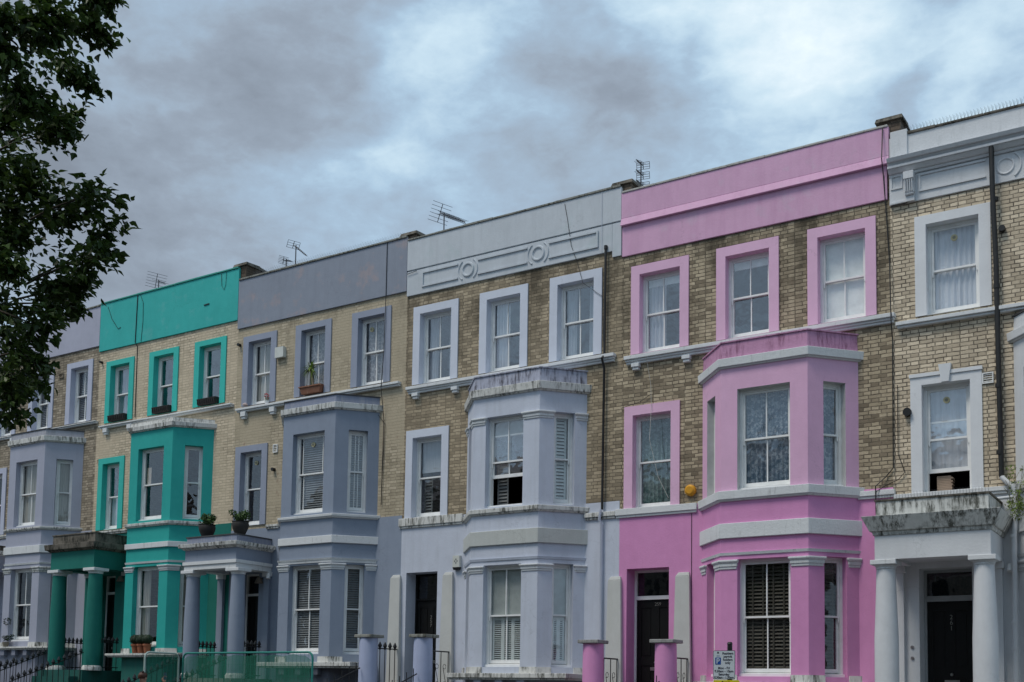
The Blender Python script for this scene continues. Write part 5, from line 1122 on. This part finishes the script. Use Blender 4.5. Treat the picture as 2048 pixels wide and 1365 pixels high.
b = MB(); b.box(wr.x+.014, wr.x+.022, wr.y-.025, wr.y+.045, wr.z+.05, wr.z+.19); b.build('phone_body', plain('phone_case', (.02, .03, .04), .3), ph, bevel=.003)
b = MB(); b.face([(wr.x+.0225, wr.y-.021, wr.z+.056), (wr.x+.0225, wr.y+.041, wr.z+.056), (wr.x+.0225, wr.y+.041, wr.z+.184), (wr.x+.0225, wr.y-.021, wr.z+.184)]); b.build('screen', plain('phone_screen', (.05, .12, .13), .1), ph)
# ------------------------------------------------------------------ trees
def tree(name, base, height, limbs, tips, clumps, nleaf, lsz, label, seed, trunk_r=.2, cat='tree', lmat=None):
    rnd = random.Random(seed); r = empty(name, base); tag(r, label, cat); x, y, z = base
    bark = plain('bark', (.07, .06, .045), .9, var=.5)
    b = MB(); tp = [(x, y, z-.1), (x+.05, y, z+height*.25), (x-.03, y+.05, z+height*.5), (x+.05, y, z+height*.85)]
    b.tube(tp, trunk_r, 12, trunk_r*.3); b.build('trunk', bark, r, True)
    b = MB(); lv = MB()
    def leaf(p, d, s):
        d = d.normalized(); n_ = Vector((rnd.gauss(0, .5), rnd.gauss(0, .5), 1.0)).normalized(); sd_ = d.cross(n_)
        if sd_.length < .1: return
        sd_.normalize(); n_ = sd_.cross(d)
        pts = [p, p+d*s*.18+sd_*s*.28, p+d*s*.42+sd_*s*.40, p+d*s*.55+sd_*s*.25, p+d*s*1.0, p+d*s*.55-sd_*s*.25, p+d*s*.42-sd_*s*.40, p+d*s*.18-sd_*s*.28]
        fold = n_*s*rnd.uniform(.02, .14); i = [lv.vert(*q) for q in pts[:1]] ; c0 = i[0]; c4 = lv.vert(*(pts[4]-n_*s*.12))
        a = [lv.vert(*(q+fold)) for q in pts[1:4]]; e = [lv.vert(*(q+fold)) for q in pts[5:8]]
        lv.f.append([c0, a[0], a[1], a[2], c4]); lv.m.append(0); lv.f.append([c4, e[0], e[1], e[2], c0]); lv.m.append(0)
    def spray(p0, p1, nl, droop=.15, r0=.012, spread=.135):
        p0, p1 = Vector(p0), Vector(p1); mid = (p0+p1)/2+Vector((rnd.uniform(-.1, .1), rnd.uniform(-.1, .1), rnd.uniform(.0, .15))); path = []
        for i in range(6): t = i/5; path.append(p0*(1-t)**2+mid*2*t*(1-t)+p1*t*t)
        b.tube(path, r0, 5, .003)
        for k in range(nl):
            t = rnd.random()**.6; q = p0*(1-t)**2+mid*2*t*(1-t)+p1*t*t; ax = (p1-p0).normalized()
            d = Vector((rnd.gauss(0, .7), rnd.gauss(0, .7), rnd.gauss(-.35, .5)))+ax*.7; off = Vector((rnd.gauss(0, 1), rnd.gauss(0, 1), rnd.gauss(-.3, .8)))*spread*(1.1-.75*t)
            leaf(q+off, d, lsz*rnd.uniform(.65, 1.2))
    for (e, tl) in limbs: b.tube([Vector(tp[tl]), (Vector(tp[tl])+Vector(e))/2+Vector((0, 0, .3)), Vector(e)], .07, 7, .02)
    for (p0, p1, nl) in tips:
        spray(p0, p1, nl)
        for k in range(3):
            t = rnd.uniform(.35, .85); q = Vector(p0)*(1-t)+Vector(p1)*t; dd = (Vector(p1)-Vector(p0)); dd = Vector((dd.x+rnd.gauss(0, .35), dd.y+rnd.gauss(0, .35), dd.z+rnd.gauss(0, .4))); spray(q, q+dd*rnd.uniform(.16, .30), nl//3, r0=.006, spread=.11)
    for (c, rad, n_) in clumps:
        for k in range(n_):
            d = Vector((rnd.gauss(0, 1), rnd.gauss(0, 1), rnd.gauss(0, 1))).normalized(); q = Vector(c)+Vector((d.x*rad[0], d.y*rad[1], d.z*rad[2]))*rnd.uniform(.2, 1); spray(q, q+Vector((d.x, d.y, d.z*.6-.1))*rnd.uniform(.5, .9), nleaf, spread=.24)
    b.build('branches', bark, r)
    lv.build('crown', lmat or MAT['tree_leaves'], r)
    return r
def treeleaf():
    mt = bpy.data.materials.new('tree_leaves'); mt.use_nodes = True; t = mt.node_tree; b = t.nodes['Principled BSDF']; g = t.nodes.new('ShaderNodeNewGeometry'); o = t.nodes['Material Output']
    c = mix(t, g.outputs['Random Per Island'], (.015, .036, .010), (.075, .13, .03)); t.links.new(c, b.inputs['Base Color']); b.inputs['Roughness'].default_value = .45; b.inputs['Specular IOR Level'].default_value = .25
    tl = t.nodes.new('ShaderNodeBsdfTranslucent'); t.links.new(mix(t, .5, c, (.05, .09, .01)), tl.inputs[0]); mx = t.nodes.new('ShaderNodeMixShader'); mx.inputs[0].default_value = .22
    t.links.new(b.outputs[0], mx.inputs[1]); t.links.new(tl.outputs[0], mx.inputs[2]); t.links.new(mx.outputs[0], o.inputs[0]); MAT['tree_leaves'] = mt
treeleaf()
CP = Vector((0, -21.2, 1.65))
def far(x, y, dist): return tuple(CP+sky_dir(x, y)*dist)
TB = (-13.0, -16.1, ground_z(-13)+.1)
rt = random.Random(12)
TIPS = [((240, 10), (120, -40), 70), ((232, 70), (110, 40), 80), ((198, 165), (80, 90), 90), ((150, 30), (40, 60), 60), ((105, 215), (10, 160), 70), ((178, 222), (40, 290), 60), ((165, 262), (30, 300), 60), ((85, 330), (0, 330), 50),
        ((130, 350), (20, 420), 46), ((213, 385), (60, 440), 50), ((195, 425), (50, 470), 60), ((246, 472), (90, 560), 60), ((240, 508), (80, 570), 60), ((195, 570), (60, 600), 90), ((240, 385), (90, 440), 50), ((178, 620), (40, 610), 70), ((120, 690), (10, 640), 60), ((90, 740), (0, 690), 60), ((108, 752), (20, 745), 46), ((100, 790), (15, 760), 40), ((60, 800), (-20, 720), 60), ((45, 850), (-15, 740), 60), ((30, 800), (-30, 730), 60),
        ((100, 120), (0, 90), 80), ((120, 60), (10, 20), 80), ((90, 420), (-10, 400), 80), ((110, 470), (-10, 500), 80), ((100, 540), (-10, 520), 80), ((90, 250), (-10, 240), 80), ((80, 620), (-20, 600), 80), ((60, 30), (-40, 20), 80), ((60, 360), (-50, 360), 80)]
tips = []
for (a, c, n_) in TIPS:
    d = rt.uniform(10.9, 12.2); qx = 45 if a[0] <= 110 and n_ == 80 else 0
    a = (a[0]-20-qx, a[1]-(25 if a[1] > 650 else 0)); c = (c[0]-30, c[1]-(25 if a[1] > 650 else 0)); tips.append((far(*c, d+.5), far(*a, d), int(n_*2.0)))
clumps = [((-11.6, -16.0, 5.0), (.9, 1.0, .8), 26), ((-11.6, -15.8, 6.4), (.9, 1.0, .8), 30), ((-11.4, -16.0, 7.7), (.9, 1.0, .8), 30), ((-13.2, -15.2, 6.0), (1.6, 1.6, 1.6), 26), ((-13.5, -17.0, 7.5), (1.6, 1.8, 1.8), 26), ((-12.2, -15.4, 9.3), (1.8, 1.8, 1.2), 26)]
limbs = [((-11.4, -16.0, 5.4), 1), ((-11.3, -15.9, 6.8), 2), ((-11.3, -16.0, 8.0), 2), ((-13.2, -14.9, 6.5), 2), ((-13.8, -17.5, 8.0), 3), ((-12.1, -15.3, 9.2), 3)]
tree('street_tree', TB, 8.5, limbs, tips, clumps, 70, .088, 'dark leafy street tree filling the upper left corner', 3)

# ------------------------------------------------------------------ the other side of the street, seen in the window panes
opp = plain('opposite_stucco', (.24, .21, .18), .8); oppd = plain('opposite_window', (.03, .035, .04), .2)
for i, x in enumerate((-40, -32.5, -25, -17.5, -10, -2.5, 5, 12.5, 20)):
    g = ground_z(x); r = empty('opposite_house', (x, -26, g)); h = 12.2+.5*math.sin(i*2.3)
    tag(r, 'stucco house across the street, mirrored in the window panes', 'house', 'houses across the street')
    b = MB(); b.box(x-3.74, x+3.74, -35, -26, g-.3, g+h-1.6); b.box(x-3.74, x+3.74, -35, -25.85, g+h-1.5995, g+h-1.3); b.build('wall', opp, r)
    b = MB(); b.hexa([(x-3.7, -35, g+h-1.2995), (x+3.7, -35, g+h-1.2995), (x+3.7, -26, g+h-1.2995), (x-3.7, -26, g+h-1.2995), (x-3.7, -30.8, g+h+.6), (x+3.7, -30.8, g+h+.6), (x+3.7, -30.2, g+h+.6), (x-3.7, -30.2, g+h+.6)]); b.build('roof', plain('opposite_slates', (.10, .10, .11), .7), r)
    b = MB(); b.box(x+3.0, x+3.7, -31, -30, g+h-.5, g+h+1.7); b.build('chimney', BROWNBR, r)
    for fl_ in (1.4, 4.6, 7.8):
        for q in (-2.2, 0, 2.2): b = MB(); b.box(x+q-.5, x+q+.5, -26.0, -25.96, g+fl_, g+fl_+1.8); b.build('window', oppd, r)
t2 = []
rt = random.Random(5)
tree('street_tree', (3.2, -23.8, .1), 7.5, [((2.2, -23.4, 6), 1), ((4.2, -24.2, 6.5), 2)], [], [((3.2, -23.8, 6.2), (1.6, 1.5, 1.8), 60), ((2.4, -23.5, 7.6), (1.1, 1.0, .9), 24)], 26, .16, 'round tree across the street, mirrored in the pink bay window', 6)
tree('street_tree', (-25, -16.3, .8), 8.5, [((-24, -16, 7), 2)], [], [((-25, -16.3, 6.2), (2.6, 2.2, 2.4), 80)], 26, .2, 'unseen tree added further along the near pavement to shade the house fronts, mirrored in the window panes', 8)  # added out of view: its crown dims the lower storeys on the left
print('objects', len(bpy.data.objects), 'tris', sum(len(m.polygons) for m in bpy.data.meshes))
